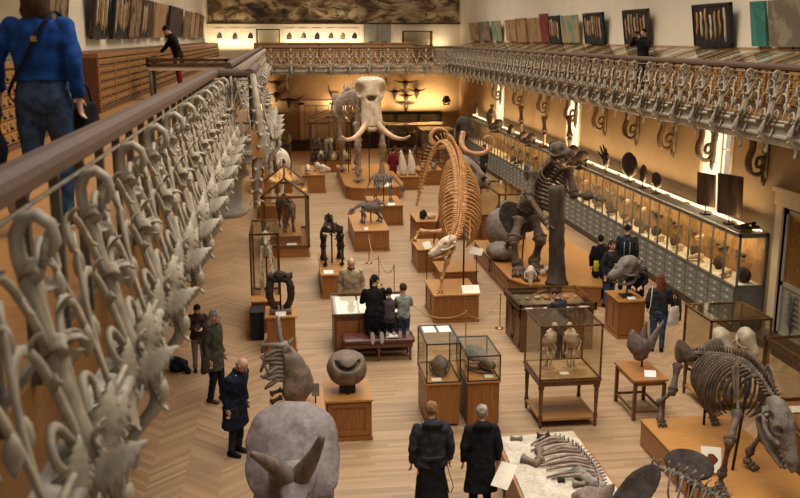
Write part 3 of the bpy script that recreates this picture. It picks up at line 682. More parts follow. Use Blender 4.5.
for k in range(5): put_cab((.3+1.71*k-.9, YF-5.2, GF), 0, 'oak drawer cabinet behind the far railing, %s from the left' % ORD[k])
# upright glazed frame on the near left cabinets, chair by the wall
t = thing('upright_vitrine', 'tall grey upright display frame standing on the left cabinets by the woman in blue', 'display case', (XL+.5, 13.2, GF+1.1)); glass_box(t, XL+.2, XL+.75, 12.4, 14.6, GF+1.1, GF+2.5, .03, 'case_grey'); m = MB(); m.box((XL+.22, 12.42, GF+1.12), (XL+.26, 14.58, GF+2.45)); part('back_panel', m, 'slab_grey', t, False)
def chair(label, loc, rz):
    t = thing('wooden_chair', label, 'chair', loc, rz, None, world=False)
    m = MB(); m.box((-.21, -.21, .43), (.21, .21, .47)); part('seat', m, 'oak_light', t, False)
    for x in (-.18, .18):
        m = MB(); m.tube([(x, -.18, 0), (x, -.18, .44)], .02, 8); part('leg', m, 'oak_dark', t); m = MB(); m.tube([(x, .19, 0), (x, .18, .45), (x, .22, .9)], .02, 8); part('leg', m, 'oak_dark', t)
    m = MB(); m.box((-.18, .19, .62), (.18, .22, .9)); part('backrest', m, 'oak_dark', t, False)
chair('wooden chair against the drawer cabinets beyond the woman in blue', (-3.1, 9.9, GF), radians(70))
# table case standing across the left gallery
t = thing('table_case', 'low glazed table case standing across the left gallery behind the railing bay', 'display case', (-2.1, 22.2, GF))
for x in (-2.95, -1.3):
    for y in (21.9, 22.5): m = MB(); m.tube([(x, y, GF), (x, y, GF+.7)], [.03, .045], 8); part('leg', m, 'case_grey', t)
m = MB(); m.box((-3.0, 21.85, GF+.66), (-1.25, 22.55, GF+.74)); part('tray', m, 'card_cream', t, False); glass_box(t, -3.0, -1.25, 21.85, 22.55, GF+.74, GF+.92, .03, 'bronze')
# slabs hung on the upper walls, tipped forward at the top
def slab(label, x, y0, y1, z0, z1, mat, frame, side, group):
    w = y1-y0; h = z1-z0; lean = .09 if side < 0 else -.09
    t = thing('fossil_slab', label, 'slab', (x, (y0+y1)/2, z0), 0, group); M = Tr((x, 0, z0)) @ Matrix.Rotation(lean*1.6, 4, 'Y')
    m = MB(); m.box((-.03, y0+.02, 0), (.03, y1-.02, h), M); part('slab', m, mat, t, False)
    if frame:
        f = MB()
        for a, b in (((-.05, y0, -.03), (.05, y1, .03)), ((-.05, y0, h-.03), (.05, y1, h+.03)), ((-.05, y0, 0), (.05, y0+.05, h)), ((-.05, y1-.05, 0), (.05, y1, h))): f.box(a, b, M)
        part('frame', f, frame, t, False)
    k = MB(); k.box((-.015, (y0+y1)/2-.02, -.06), (.015, (y0+y1)/2+.02, .0), M); part('hook', k, 'metal_black', t, False)
    if mat == 'slab_dark':
        q = random.Random(int(y0*10)); n = max(5, int(w/.28)); d = -.045*side
        for i in range(n):
            yy = y0+.14+(w-.28)*(i+.5)/n; a = h*q.uniform(.08, .3); b = h*q.uniform(.75, .93); e = MB(); e.tube([M @ V((d, yy+q.uniform(-.03, .03), lerp(a, b, j/5))) for j in range(6)], [.03, .05, .045, .04, .05, .03], 7, (.6, 1)); part('mounted_bone', e, ('bone_pale', 'bone_gold', 'slab_buff', 'bone_pale', 'slab_teal' if side > 0 and i % 5 == 2 else 'bone_gold')[i % 5], t)
LS = [(17.2, 19.4, 'slab_mix', 'slab_grey', 'pale framed slab by the display frame'), (22.03, 23.75, 'slab_dark', 'slab_panel', 'dark striped slab in a brown frame'), (24.57, 26.9, 'slab_dark', 'metal_black', 'dark slab in a black frame with buff bones'), (27.1, 29.2, 'slab_mix', 'oak_dark', 'buff spotted slab'), (29.4, 30.5, 'slab_dark', 'oak_dark', 'narrow brown slab'), (30.7, 31.9, 'slab_panel', None, 'narrow plain brown slab'), (32.4, 35.4, 'slab_buff', None, 'large pale buff slab'), (36.5, 40.9, 'slab_panel', 'metal_black', 'large dark slab above the man in black'), (42.3, 44.4, 'slab_mix', None, 'small slab right of the man in black'), (45.1, 47.0, 'slab_buff', None, 'small orange buff slab'), (47.2, 49.6, 'slab_buff', 'oak_dark', 'small framed buff slab'), (50.1, 52.3, 'slab_mix', None, 'small slab nearest the far corner')]
for a, b, mt, fr, lb in LS: slab(lb+', hung on the left gallery wall', XL+.12, a, b, 6.58, 7.72, mt, fr, -1, 'slabs on the left gallery wall')
RS = [(50.9, 53.0, 'slab_buff', None, 'small buff slab nearest the far corner'), (47.9, 50.5, 'slab_grey', None, 'small grey brown slab'), (45.4, 47.3, 'slab_green', None, 'small pale green slab'), (42.4, 44.3, 'slab_buff', None, 'buff slab after the green one'), (40.5, 42.2, 'slab_buff', 'oak_light', 'narrow buff slab'), (38.2, 40.2, 'slab_buff', None, 'wider buff slab beside the red one'), (37.0, 38.2, 'slab_red', None, 'tall red slab'), (35.4, 36.95, 'slab_dark', 'metal_black', 'small black slab right of the red one'), (33.2, 35.3, 'slab_green', None, 'green and buff slab'), (30.5, 32.5, 'slab_dark', 'metal_black', 'black framed slab with buff strips'), (26.6, 28.6, 'slab_dark', 'slab_panel', 'black framed slab behind the man with a camera'), (21.5, 23.55, 'slab_dark', 'metal_black', 'large black slab with orange and teal bones'), (19.85, 20.55, 'slab_teal', None, 'narrow teal slab'), (17.9, 19.75, 'slab_grey', None, 'large grey slab nearest the right edge')]
for i, (a, b, mt, fr, lb) in enumerate(RS): slab(lb+', on the right gallery wall', XR-.12, a, b, 6.4, 7.38 if 'red' not in lb[:8] else 7.52, mt, fr, 1, 'slabs on the right gallery wall')
# far gallery: lit pictures, glazed case, doors
px = [(-3.9, -3.3), (-3.0, -2.4), (-2.1, -1.5), (.15, .8), (1.05, 1.6), (1.85, 2.4), (2.7, 3.2), (3.4, 3.9), (4.1, 4.6)]
for i, (a, b) in enumerate(px):
    t = thing('picture', 'pale lit picture on the far gallery wall, %s from the left' % ORD[i], 'picture', ((a+b)/2, YF-.03, 6.1), 0, 'lit pictures on the far gallery wall'); m = MB(); m.box((a, YF-.03, 6.2), (b, YF-.01, 7.1)); part('sheet', m, 'card_cream', t, False)
    m = MB(); m.loft([(((a+b)/2, YF-.032, 6.5-.06*(i % 2)), (.14, 0, 0), (0, .004, 0)), (((a+b)/2, YF-.032, 6.62), (.16, 0, 0), (0, .004, 0)), (((a+b)/2+.02, YF-.032, 6.8), (.08, 0, 0), (0, .004, 0)), (((a+b)/2, YF-.032, 6.86), (.02, 0, 0), (0, .004, 0))], 10, 2, 2); part('drawing', m, ('bone_brown', 'slab_mix', 'bone_dark')[i % 3], t)
def upright_case(label, x0, x1, y0, y1, z0, z1, items):
    t = thing('glazed_case', label, 'display case', ((x0+x1)/2, (y0+y1)/2, z0)); m = MB(); m.box((x0, y0, z0), (x1, y1, z0+.85)); part('base_cabinet', m, 'oak_v', t, False); glass_box(t, x0, x1, y0, y1, z0+.85, z1, .03, 'bronze'); m = MB(); m.box((x0+.03, y0+.03, (z0+.85+z1)/2), (x1-.03, y1-.03, (z0+.85+z1)/2+.012)); part('glass_shelf', m, 'glass', t, False)
upright_case('small glazed case against the lit pictures, left half of the far gallery', -1.4, -.1, YF-.9, YF-.4, GF, 7.05, 0)
upright_case('small glazed case on the far gallery right of the grey doors', 7.2, 8.9, YF-.9, YF-.4, GF, 6.95, 0)
m = MB(); m.box((4.75, YF-.06, GF), (4.9, YF, 7.42)); m.box((6.55, YF-.06, GF), (6.7, YF, 7.42)); struct('trim_9', m, 'card_cream')
m = MB(); m.box((4.9, YF-.04, GF), (6.55, YF, 7.4)); dr = struct('door_3', m, 'door_paint')
for a in (4.95, 5.74):
    f = MB(); f.box((a, YF-.07, GF+.1), (a+.75, YF-.03, 7.35)); lf = part('door_leaf', f, 'door_paint', dr, False); f = MB(); f.box((a+.25, YF-.09, 6.2), (a+.5, YF-.06, 6.32)); part('notice', f, 'metal_black', lf, False)
# ---------------------------------------------------------------- wall cases under the right gallery
def wall_case(W=1.3, D=.68):
    t = thing('wall_case', '', 'display case', (0, 0, 0), 0, None, world=False)
    m = MB(); m.box((-W/2, -D+.02, .14), (W/2, 0, 1.03)); part('drawer_chest', m, 'case_grey', t, False)
    m = MB(); m.box((-W/2, -D-.03, 0), (W/2, 0, .14)); part('plinth', m, 'dark_wood', t, False)
    m = MB()
    for x in (-W/2+.02, 0): m.box((x-.022, -D-.008, .14), (x+.022, -D+.03, 2.24))
    m.box((-W/2, -D-.01, 1.01), (W/2, -D+.03, 1.06)); m.box((-W/2, -D-.01, 2.2), (W/2, -D+.03, 2.27)); m.box((-W/2, -.03, 1.03), (W/2, 0, 2.26)); part('case_frame', m, 'case_grey', t, False)
    m = MB(); m.box((-W/2, -D-.025, 2.26), (W/2, -.28, 2.3)); part('cornice', m, 'case_grey', t, False)
    m = MB(); m.box((-W/2, -.28, 2.26), (W/2, 0, 2.30)); part('back_ledge', m, 'slab_buff', t, False)
    m = MB(); m.box((-W/2+.03, -D+.05, 1.62), (W/2-.03, -.04, 1.635)); part('glass_shelf', m, 'glass', t, False)
    m = MB(); m.box((-W/2, -D+.03, 1.06), (W/2, -.02, 1.075)); part('shelf', m, 'card_cream', t, False)
    m = MB(); m.box((-W/2+.01, -.05, 1.07), (W/2-.01, -.035, 2.25)); part('back_board', m, 'slab_buff', t, False)
    for a, b in ((-W/2+.04, -.02), (.02, W/2)): m = MB(); m.box((a, -D, 1.06), (b, -D+.006, 2.2)); part('glass_door', m, 'glass', t, False)
    m = MB(); m.tube([(-W/2, -.16, 2.35), (W/2, -.16, 2.35)], .022, 8); m.box((-W/2+.2, -.19, 2.3), (W/2-.2, -.13, 2.34)); part('lamp_tube', m, 'lamp_tube', t)
    p = None
    for i in range(2):
        for j in range(5):
            if p is None:
                m = MB(); m.box((-W/4+.035, -D-.012, -.073), (W/4-.035, -D+.03, .073)); p = part('drawer', m, 'drawer_grey', t, False); k = MB(); k.box((-.04, -D-.022, .0), (.04, -D-.01, .03)); kk = part('label_holder', k, 'paper', p, False); d = p
            else: d = p.copy(); COL.objects.link(d); d.parent = t; KIDS[t.name].append(d); e = kk.copy(); COL.objects.link(e); e.parent = d; KIDS.setdefault(d.name, []).append(e)
            d.location = (-W/4+i*W/2, 0, .24+.165*j)
    return t
WC = wall_case(); NC = 25
for k in range(NC):
    lb = 'grey glazed wall case with drawers below, %s from the door' % ORD[k]
    if k == 0: WC.location = (XR-.03, 19.95, 0); WC.rotation_euler = (0, 0, radians(-90)); WC['label'] = lb
    else: dup(WC, (XR-.03, 19.95+1.3*k, 0), radians(-90), lb)
m = MB(); m.box((XR-.71, 19.26, 1.06), (XR-.03, 19.3, 1.1)); m.box((XR-.71, 19.26, 2.2), (XR-.03, 19.3, 2.3)); m.box((XR-.71, 19.26, 0), (XR-.66, 19.3, 2.3)); m.box((XR-.08, 19.26, 0), (XR-.03, 19.3, 2.3)); m.box((XR-.71, 19.27, 0), (XR-.03, 19.3, 1.06))
ep = part('end_panel', m, 'case_grey', WC, False); KIDS[WC.name].remove(ep)
for v in ep.data.vertices: q = V(v.co); v.co = (-(q.y-19.95), q.x-(XR-.03), q.z)
# things inside the wall cases
def small_skull(label, p, yaw, L, mat, group, name='fossil_skull', style='long', cat='skull', jaw=True, W=.5, H=.5, pitch=0):
    t = thing(name, label, cat, p, 0, group); skull(t, facing(V(p)+V((0, 0, L*.33)), yaw, pitch), L, L*W, L*H, mat, style, jaw, 0)
    m = MB(); m.tube([V(p), V(p)+V((cos(yaw)*L*.3, sin(yaw)*L*.3, L*.3))], .01, 5); part('mount', m, 'metal_black', t); return t
def long_bone(label, p, yaw, L, r, mat, group, tilt=0):
    m = MB(); d = V((cos(yaw)*cos(tilt), sin(yaw)*cos(tilt), sin(tilt)))*L; m.bone(V(p)+V((0, 0, r*1.5)), V(p)+V((0, 0, r*1.5))+d, r, 8); o = part('limb_bone', m, mat); tag(o, label, 'bone', group); return o
def boulder(label, p, r, mat, group=None, name='fossil_block', cat='fossil', seed=0, amt=.15):
    m = MB(); m.ell(V(p)+V((0, 0, r[2]*.92)), r, 24, 16); o = part(name, m, mat, None, True, 0, None, (min(r)*amt*2, 1.6/max(r), seed)); return tag(o, label, cat, group)
rr = random.Random(21); BM = ['bone_brown', 'bone_dark', 'bone_grey', 'bone_pale', 'bone_gold']
for k in range(18):
    y = 19.95+1.3*k; n = ORD[k]; g = 'specimens in the wall cases'; x = XR-.03-.36
    small_skull('small fossil skull on the lower shelf of the %s wall case from the door' % n, (x, y+rr.uniform(.15, .4), 1.08), rr.uniform(2.6, 3.8), rr.uniform(.26, .4), BM[rr.randrange(4)], g)
    boulder('lumpy brown fossil on the lower shelf of the %s wall case from the door' % n, (x+.05, y-.32, 1.075), (.13, .2*rr.uniform(.7, 1.2), .15*rr.uniform(.7, 1.3)), BM[rr.randrange(3)], g, seed=k)
    long_bone('fossil limb bone on the glass shelf of the %s wall case from the door' % n, (x, y-.35, 1.64), radians(80), rr.uniform(.4, .6), .035, BM[rr.randrange(4)], g)
    small_skull('small skull on the glass shelf of the %s wall case from the door' % n, (x, y+.42, 1.64), rr.uniform(2.4, 4), .25, BM[rr.randrange(5)], g)
    card('white label card on the lower shelf of the %s wall case from the door' % n, (x-.16, y-.05, 1.09), .12, .09, .5, radians(-90), 'label cards in the wall cases')
# ---------------------------------------------------------------- specimens standing on top of the wall cases
ZT = 2.30; g = 'specimens standing on the wall cases'; xs = XR-.45
def panel(label, y, w, h):
    t = thing('wood_panel', label, 'panel', (xs, y, ZT)); m = MB(); M = Tr((xs, y, ZT+.22)) @ Matrix.Rotation(-.05, 4, 'Y') @ Rz(.25); m.box((-.03, -w/2, 0), (.03, w/2, h), M); part('board', m, 'slab_panel', t, False); m = MB(); m.box((xs-.1, y-.1, ZT), (xs+.1, y+.1, ZT+.04)); m.tube([(xs, y, ZT), (xs, y, ZT+.25)], .02, 6); part('stand', m, 'metal_black', t, False)
panel('dark flat fossil panel on the wall cases, left of the two by the window', 21.6, .62, .8); panel('larger dark flat fossil panel on the wall cases, nearest the door', 20.35, .8, .95)
t = thing('flat_jaw', 'low dark flat jaw bone on the wall cases at the door end', 'fossil', (xs, 19.5, ZT)); m = MB(); m.box((xs-.25, 19.36, ZT+.08), (xs+.25, 19.6, ZT+.14)); m.tube([(xs-.2, 19.4, ZT+.16), (xs+.2, 19.5, ZT+.19)], .035, 8); part('bone', m, 'bone_dark', t); m = MB(); m.box((xs-.1, 19.42, ZT), (xs+.1, 19.56, ZT+.09)); part('stand', m, 'brass', t, False)
def mounted(label, y, r, seed, mat='bone_dark'):
    t = thing('mounted_fossil', label, 'fossil', (xs, y, ZT), 0, g); m = MB(); m.ell((xs, y, ZT+.16+r[2]), r, 20, 14); part('fossil', m, mat, t, True, 0, None, (min(r)*.35, 1.5/max(r), seed)); m = MB(); m.tube([(xs, y, ZT), (xs, y, ZT+.2)], .02, 6); m.box((xs-.09, y-.09, ZT), (xs+.09, y+.09, ZT+.03)); part('stand', m, 'metal_black', t, False)
mounted('small round dark fossil disc on a stand on the wall cases', 24.75, (.06, .36, .22), 3); mounted('large dark leaf-shaped fossil on the wall cases', 26.9, (.09, .62, .38), 5); mounted('tall dark oval fossil right of the large leaf-shaped one on the wall cases', 25.75, (.08, .2, .26), 8)
def antlered(label, y, s=1, n=4):
    t = thing('antler_skull', label, 'skull', (xs, y, ZT), 0, g); m = MB(); m.ell((xs, y, ZT+.28*s), (.1*s, .16*s, .12*s), 10, 8)
    for k in range(n): a = pi*(k+.5)/n; m.tube(spl([(xs, y+.1*s*cos(a), ZT+.3*s), (xs-.05, y+.3*s*cos(a), ZT+(.35+.15*sin(a))*s), (xs-.12*s, y+.38*s*cos(a), ZT+(.42+.32*sin(a))*s)], 8), [.055*s*(1-.1*i) for i in range(9)], 7)
    part('antlered_skull', m, 'bone_dark', t); m = MB(); m.tube([(xs, y, ZT), (xs, y, ZT+.3*s)], .025, 6); part('stand', m, 'metal_black', t)
antlered('dark branching antlered skull on the wall cases, nearest the sloth skeleton', 28.9, 1.25, 5)
for k, (y, L) in enumerate(((30.7, .75), (31.9, .8), (34.9, .55), (37.4, .6), (38.9, .55), (41.5, .6), (43.3, .75))):
    small_skull('dark fossil skull on the wall cases, %s in the row past the antlered skull' % ORD[k], (xs-.05, y, ZT), radians(200+25*(k % 3)), L, 'bone_dark', g, style=('long', 'round')[k % 2], H=.7)
for k, (y, h) in enumerate(((32.9, 1.5), (36.2, 1.2), (39.9, 1.35), (45.6, 1.0))):
    t = thing('mounted_limb', 'tall dark mounted limb bones on the wall cases, %s from the sloth skeleton' % ORD[k], 'bone', (xs, y, ZT), 0, g); m = MB(); m.bone((xs, y, ZT+.04), (xs-.05, y-.15, ZT+h*.5), .07, 8); m.bone((xs-.05, y-.15, ZT+h*.5), (xs, y+.2, ZT+h), .085, 8); foot(m, (xs, y, ZT+.06), (-1, 0, 0), .22, .05); part('bones', m, 'bone_brown', t); m = MB(); m.box((xs-.25, y-.15, ZT), (xs+.1, y+.15, ZT+.05)); part('base_board', m, 'dark_wood', t, False)
boulder('large rounded dark skull block on the wall cases below the second window', (xs, 45.9, ZT), (.2, .5, .42), 'bone_brown', g, seed=9, amt=.25); mounted('curled pale horn fossil on the wall cases by the far corner', 49.8, (.1, .4, .35), 2, 'bone_brown')
# ---------------------------------------------------------------- far end: glazed cases, mounted horned skulls
for k, x in enumerate((-1.6, 4.0, 5.4, 6.8, 8.2)):
    t = thing('glazed_cabinet', 'dark glazed cabinet along the far wall, %s' % ('left of the far door' if k == 0 else ORD[k-1]+' to the right of the far door'), 'display case', (x+.7, YF-.4, 0)); m = MB(); m.box((x, YF-.7, 0), (x+1.38, YF-.05, .8)); part('base_cabinet', m, 'dark_wood', t, False); m = MB(); m.box((x, YF-.1, .8), (x+1.38, YF-.05, 2.1)); m.box((x-.0, YF-.74, 2.1), (x+1.38, YF-.05, 2.2)); part('carcass', m, 'dark_wood', t, False); glass_box(t, x+.03, x+1.35, YF-.7, YF-.12, .8, 2.1, .025, 'metal_black', 0, False)
    for j in range(3): small_skull('small dark specimen, %s in the far wall cabinet %s' % (('left', 'middle', 'right')[j], 'left of the far door' if k == 0 else ORD[k-1]+' from the far door'), (x+.3+.4*j, YF-.42, .81), -1.4, .42, BM[j], 'specimens in the far wall cabinets')
def horned(label, x, z, w, up, y=YF):
    t = thing('horned_skull', label, 'skull', (x, y, z-.3), 0, 'horned skulls on the far wall'); m = MB(); m.loft([((x, y-.1, z+.12), (.14, 0, 0), (0, .1, 0)), ((x, y-.2, z), (.16, 0, 0), (0, .12, 0)), ((x, y-.2, z-.25), (.09, 0, 0), (0, .08, 0)), ((x, y-.16, z-.42), (.05, 0, 0), (0, .05, 0))], 10, 2, 3); part('skull', m, 'bone_dark', t)
    for s in (-1, 1): m = MB(); m.tube(spl([(x+s*.1, y-.15, z+.08), (x+s*w*.45, y-.22, z+.06), (x+s*w*.8, y-.3, z+.1+up*.4), (x+s*w, y-.32, z+.1+up)], 10), [.085*(1-.085*i) for i in range(11)], 7); part('horn', m, 'bone_dark', t)
    m = MB(); m.box((x-.1, y-.12, z-.2), (x+.1, y, z+.15)); part('wall_mount', m, 'dark_wood', t, False)
horned('wide horned skull, top of the group left of the far door', -.35, 3.9, .7, .15); horned('horned skull in the middle of the group left of the far door', -.4, 3.2, .55, .2); horned('large horned skull lowest in the group left of the far door', .35, 2.85, .95, .3)
horned('black spread horned skull left of the elephant skeleton', 3.2, 3.0, .5, .75)
for k, (x, z, w, u) in enumerate(((7.4, 3.85, .75, .1), (6.75, 3.3, .5, .1), (8.1, 3.35, .55, .1), (7.45, 3.05, .5, .05), (7.45, 2.55, .7, .08))): horned('dark horned skull right of the elephant skeleton, %s' % ('topmost of the five', 'left of the five', 'right of the five', 'in the middle of the five', 'lowest of the five')[k], x, z, w, u)
small_skull('dark tusked skull on the far wall ledge in the far right corner', (9.9, YF-.5, 2.6), -1.8, .9, 'bone_dark', None, 'tusked_skull')
# ================================================================== EXHIBITS ON THE FLOOR
# --- horned, frilled dinosaur skull nearest the camera
t = thing('horned_dinosaur_skull', 'huge grey frilled dinosaur skull with two brow horns, nearest the camera at bottom', 'skull', (0, 10.5, 0))
m = MB(); cx, cy, cz = 0.0, 10.95, 1.5; R = []
Nf = V((0, -.80, .60)).normalized(); Uf = V((0, .60, .80)); Sf = V((1, 0, 0))
def frill(a):
    c_, s_ = cos(a), sin(a); rx = .60*(1+.018*cos(9*a)); ru = .66 if s_ > 0 else .62
    e = 2.7 if s_ > 0 else 3.2; return (abs(c_/rx)**e+abs(s_/ru)**e)**(-1/e)
for layer, rows in ((1, (0.02, .25, .5, .72, .88, .97, 1.0)), (-1, (.99, .9, .6, .3, 0.02))):
    for q in rows:
        ring = []
        for j in range(48):
            a = 2*pi*j/48; k = frill(a)*q; d = (.10-.20*q*q)*1.0+(.03*layer) - (.04*cos(2*a)*q)
            ring.append(V((cx, cy, cz))+Sf*(k*cos(a))+Uf*(k*sin(a))+Nf*d)
        R.append(ring)
m.rings(R); frl = part('frill', m, 'ceratopsian_bone', t, True, .022, None, (.02, 4.5))
m = MB(); m.loft([((0, 10.72, 1.30), (.30, 0, 0), (0, .1, .18)), ((0, 10.5, 1.2), (.22, 0, 0), (0, .05, .22)), ((0, 10.28, 1.05), (.17, 0, 0), (0, .08, .22)), ((0, 10.05, .9), (.13, 0, 0), (0, .08, .19)), ((0, 9.85, .76), (.07, 0, 0), (0, .06, .15)), ((0, 9.78, .66), (.03, 0, 0), (0, .03, .08))], 24, 2.2, 5)
for s in (-1, 1): m.loft([((s*.2, 10.72, 1.25), (.16, 0, 0), (0, .05, .14)), ((s*.36, 10.72, 1.08), (.12, 0, 0), (0, .06, .16)), ((s*.44, 10.72, .9), (.07, 0, 0), (0, .05, .08))], 14, 2, 3)
fc = part('face', m, 'ceratopsian_bone', t, True, .022, [((s*.22, 10.38, 1.14), .085, (-s, .4, 0)) for s in (-1, 1)]+[((s*.12, 9.98, .86), .06, (-s, 0, 0)) for s in (-1, 1)], (.018, 6))
for P, r in (([(-.06, 10.56, 1.34), (-.18, 10.46, 1.5), (-.34, 10.32, 1.7), (-.49, 10.22, 1.85)], .1), ([(.07, 10.56, 1.34), (.17, 10.48, 1.52), (.28, 10.38, 1.76), (.36, 10.3, 1.99)], .1)):
    m = MB(); P = spl(P, 14); m.tube(P, [r*(1.35-1.0*(i/14)**1.1)*(1 if i < 14 else .45) for i in range(15)], 14); part('brow_horn', m, 'horn_brown', t, True, 0, None, (.008, 12))
m = MB(); m.tube(spl([(0, 9.95, 1.02), (0, 9.9, 1.12), (0, 9.87, 1.18)], 6), [.06, .055, .05, .04, .03, .02, .008], 10); part('nose_horn', m, 'horn_brown', t)
for s in (-1, 1): m = MB(); m.tube(spl([(s*.26, 10.7, .95), (s*.22, 10.4, .78), (s*.1, 10.05, .62), (0, 9.88, .56)], 10), .055, 8); part('jaw_half', m, 'ceratopsian_bone', t)
m = MB(); m.tube([(0, 10.8, .5), (0, 10.8, 1.4)], .05, 10); part('support_rod', m, 'metal_black', t)
plinth('oak plinth under the huge frilled dinosaur skull at the bottom edge', -.5, .5, 9.9, 11.3, .5)
# --- crested grey skull behind it
t = thing('crested_skull', 'upright grey smooth-shielded fossil skull with a tall crest behind the frilled skull', 'skull', (.05, 13.85, 1.0))
m = MB(); m.loft([((.06, 13.8, 1.02), (.15, 0, 0), (0, .1, 0)), ((.1, 13.78, 1.2), (.24, .02, 0), (0, .12, 0)), ((.12, 13.78, 1.42), (.23, 0, 0), (0, .12, .02)), ((.06, 13.8, 1.66), (.18, 0, 0), (0, .11, .03)), ((-.03, 13.82, 1.86), (.12, 0, 0), (0, .1, 0)), ((-.1, 13.85, 2.0), (.05, 0, 0), (0, .05, 0))], 20, 2.2, 5)
part('shield', m, 'fossil_stone_brown', t, True, 0, [((-.03, 13.72, 1.86), .06, (0, 1, 0))], (.02, 7))
m = MB(); m.tube(spl([(-.1, 13.85, 1.9), (-.15, 13.86, 2.1), (-.16, 13.9, 2.28), (-.18, 13.95, 2.4)], 8), [.06, .05, .04, .035, .04, .035, .03, .03, .015], 8); m.tube([(-.05, 13.85, 1.9), (.05, 13.8, 2.06)], [.05, .015], 6); part('crest', m, 'fossil_stone', t)
rr = random.Random(4)
m = MB(); m.tube(spl([(-.1, 13.8, 1.9), (-.22, 13.82, 1.75), (-.3, 13.8, 1.55), (-.24, 13.78, 1.4)], 10), .045, 7)
for k in range(9): z = 1.35+.07*k; m.tube([(-.04, 13.8, z+.03), (-.2, 13.8, z+.05), (-.32-rr.random()*.1, 13.76, z+rr.uniform(-.05, .1)), (-.36-rr.random()*.12, 13.75, z+rr.uniform(-.12, .12))], [.05, .045, .035, .02], 6)
part('spiny_cheek', m, 'bone_grey', t, True, 0, None, (.015, 14))
for k in range(2): m = MB(); m.bone((-.14, 13.75, 1.25-.12*k), (-.32, 13.7, 1.2-.14*k), .035); part('side_spike', m, 'bone_dark', t)
m = MB(); m.tube([(.05, 13.9, 1.0), (.05, 13.9, 1.5)], .025, 8); part('support_rod', m, 'metal_black', t)
plinth('low oak plinth under the crested grey skull', -.32, .5, 13.4, 14.3, 1.0)
stand_card('small grey label plate on a rod beside the crested grey skull', (.38, 13.75, 1.0), (.38, 13.75, 1.22), .12, .2, radians(80), 0, 'bone_grey')
# --- round helmet skull
plinth('panelled oak plinth under the round smooth fossil skull', .57, 1.33, 14.46, 15.44, .73, npan=(1, 1))
t = thing('round_skull', 'round smooth helmet-like dark fossil skull with a frowning hollow, on oak plinth', 'skull', (.95, 14.9, .73))
m = MB(); m.loft([((.95, 14.9, .9), (.2, 0, 0), (0, .2, 0)), ((.95, 14.9, .96), (.28, 0, 0), (0, .28, 0)), ((.95, 14.9, 1.1), (.335, 0, 0), (0, .33, 0)), ((.95, 14.9, 1.24), (.325, 0, 0), (0, .32, 0)), ((.95, 14.9, 1.36), (.25, 0, 0), (0, .25, 0)), ((.95, 14.9, 1.42), (.12, 0, 0), (0, .12, 0))], 56, 2.2, 8)
part('skull', m, 'fossil_stone_brown', t, True, 0, [((.95+.19*cos(a), 14.63-.05*sin(a), 1.33-.12*sin(a)), (.045, .17, .04), (0, 1, -.3)) for a in [pi*(k+1)/14 for k in range(13)]], (.012, 7))
m = MB(); m.box((.82, 14.75, .75), (1.08, 15.05, .95)); m.tube([(.95, 14.7, .73), (.95, 14.7, 1.0)], .015, 6); part('mount', m, 'metal_black', t, False)
# --- tusked mandible skull
plinth('tall oak plinth under the dark two-pronged skull', -.49, .15, 19.12, 19.95, .8, npan=(0, 0))
t = thing('pronged_skull', 'dark brown upright skull with two thick downward prongs on a tall oak plinth', 'skull', (-.17, 19.5, .8))
m = MB(); m.loft([((-.44, 19.5, 1.62), (0, .08, 0), (0, 0, .06)), ((-.34, 19.48, 1.56), (0, .12, 0), (0, 0, .1)), ((-.17, 19.45, 1.6), (0, .14, 0), (0, 0, .13)), ((0, 19.48, 1.56), (0, .12, 0), (0, 0, .1)), ((.1, 19.5, 1.62), (0, .08, 0), (0, 0, .06))], 14, 2, 4)
for s in (-1, 1): m.tube(spl([(-.17+s*.16, 19.46, 1.58), (-.17+s*.22, 19.4, 1.4), (-.17+s*.22, 19.36, 1.15), (-.17+s*.15, 19.34, .98), (-.17+s*.06, 19.36, .95)], 14), [.07]*3+[.085]*6+[.075]*4+[.06, .04], 10)
part('skull', m, 'bone_dark', t, True, .014, [((-.17+s*.1, 19.36, 1.6), .05, (0, 1, 0)) for s in (-1, 1)], (.014, 12))
for k in range(4):
    for s in (-1, 1):
        pass
m = MB(); m.box((-.4, 19.25, .8), (.06, 19.8, .86)); part('base_board', m, 'oak_dark', t, False); m = MB(); m.tube([(-.17, 19.5, .86), (-.17, 19.5, 1.55)], .018, 8); part('support_rod', m, 'metal_black', t)
card('white label leaning on the base of the dark two-pronged skull', (-.17, 19.2, .83), .22, .12, radians(50))
m = MB(); m.box((-.86, 20.0, 0), (-.56, 20.5, .62)); m.box((-.87, 19.99, .62), (-.55, 20.51, .65)); o = part('grey_box', m, 'cloth_charcoal', None, False); tag(o, 'dark grey box standing left of the tall plinth with the two-pronged skull', 'box')
# --- narrow left case with white upright skeleton
t = thing('glass_case', 'narrow bronze-framed glass case on the left holding a white upright skeleton', 'display case', (-.52, 21.9, 0)); m = MB(); m.box((-.85, 21.1, 0), (-.2, 22.8, .42)); part('base_cabinet', m, 'oak_v', t, False); glass_box(t, -.84, -.21, 21.12, 22.78, .42, 2.2, .022)
quad_auto('small_skeleton', 'small white upright skeleton inside the narrow left glass case', 'skeleton', (-.5, 21.9, .42), radians(-90), 1.2, 'bone_white', sh=1.05, bl=.5, neck=(.12, .4), tail=.25, skl=.3, head_pitch=-.7, ribs=9, rw=.13, slim=.7)
plinth('low oak plinth with a white bird skeleton behind the two-pronged skull', -.84, -.22, 20.55, 21.05, .75, npan=(0, 0))
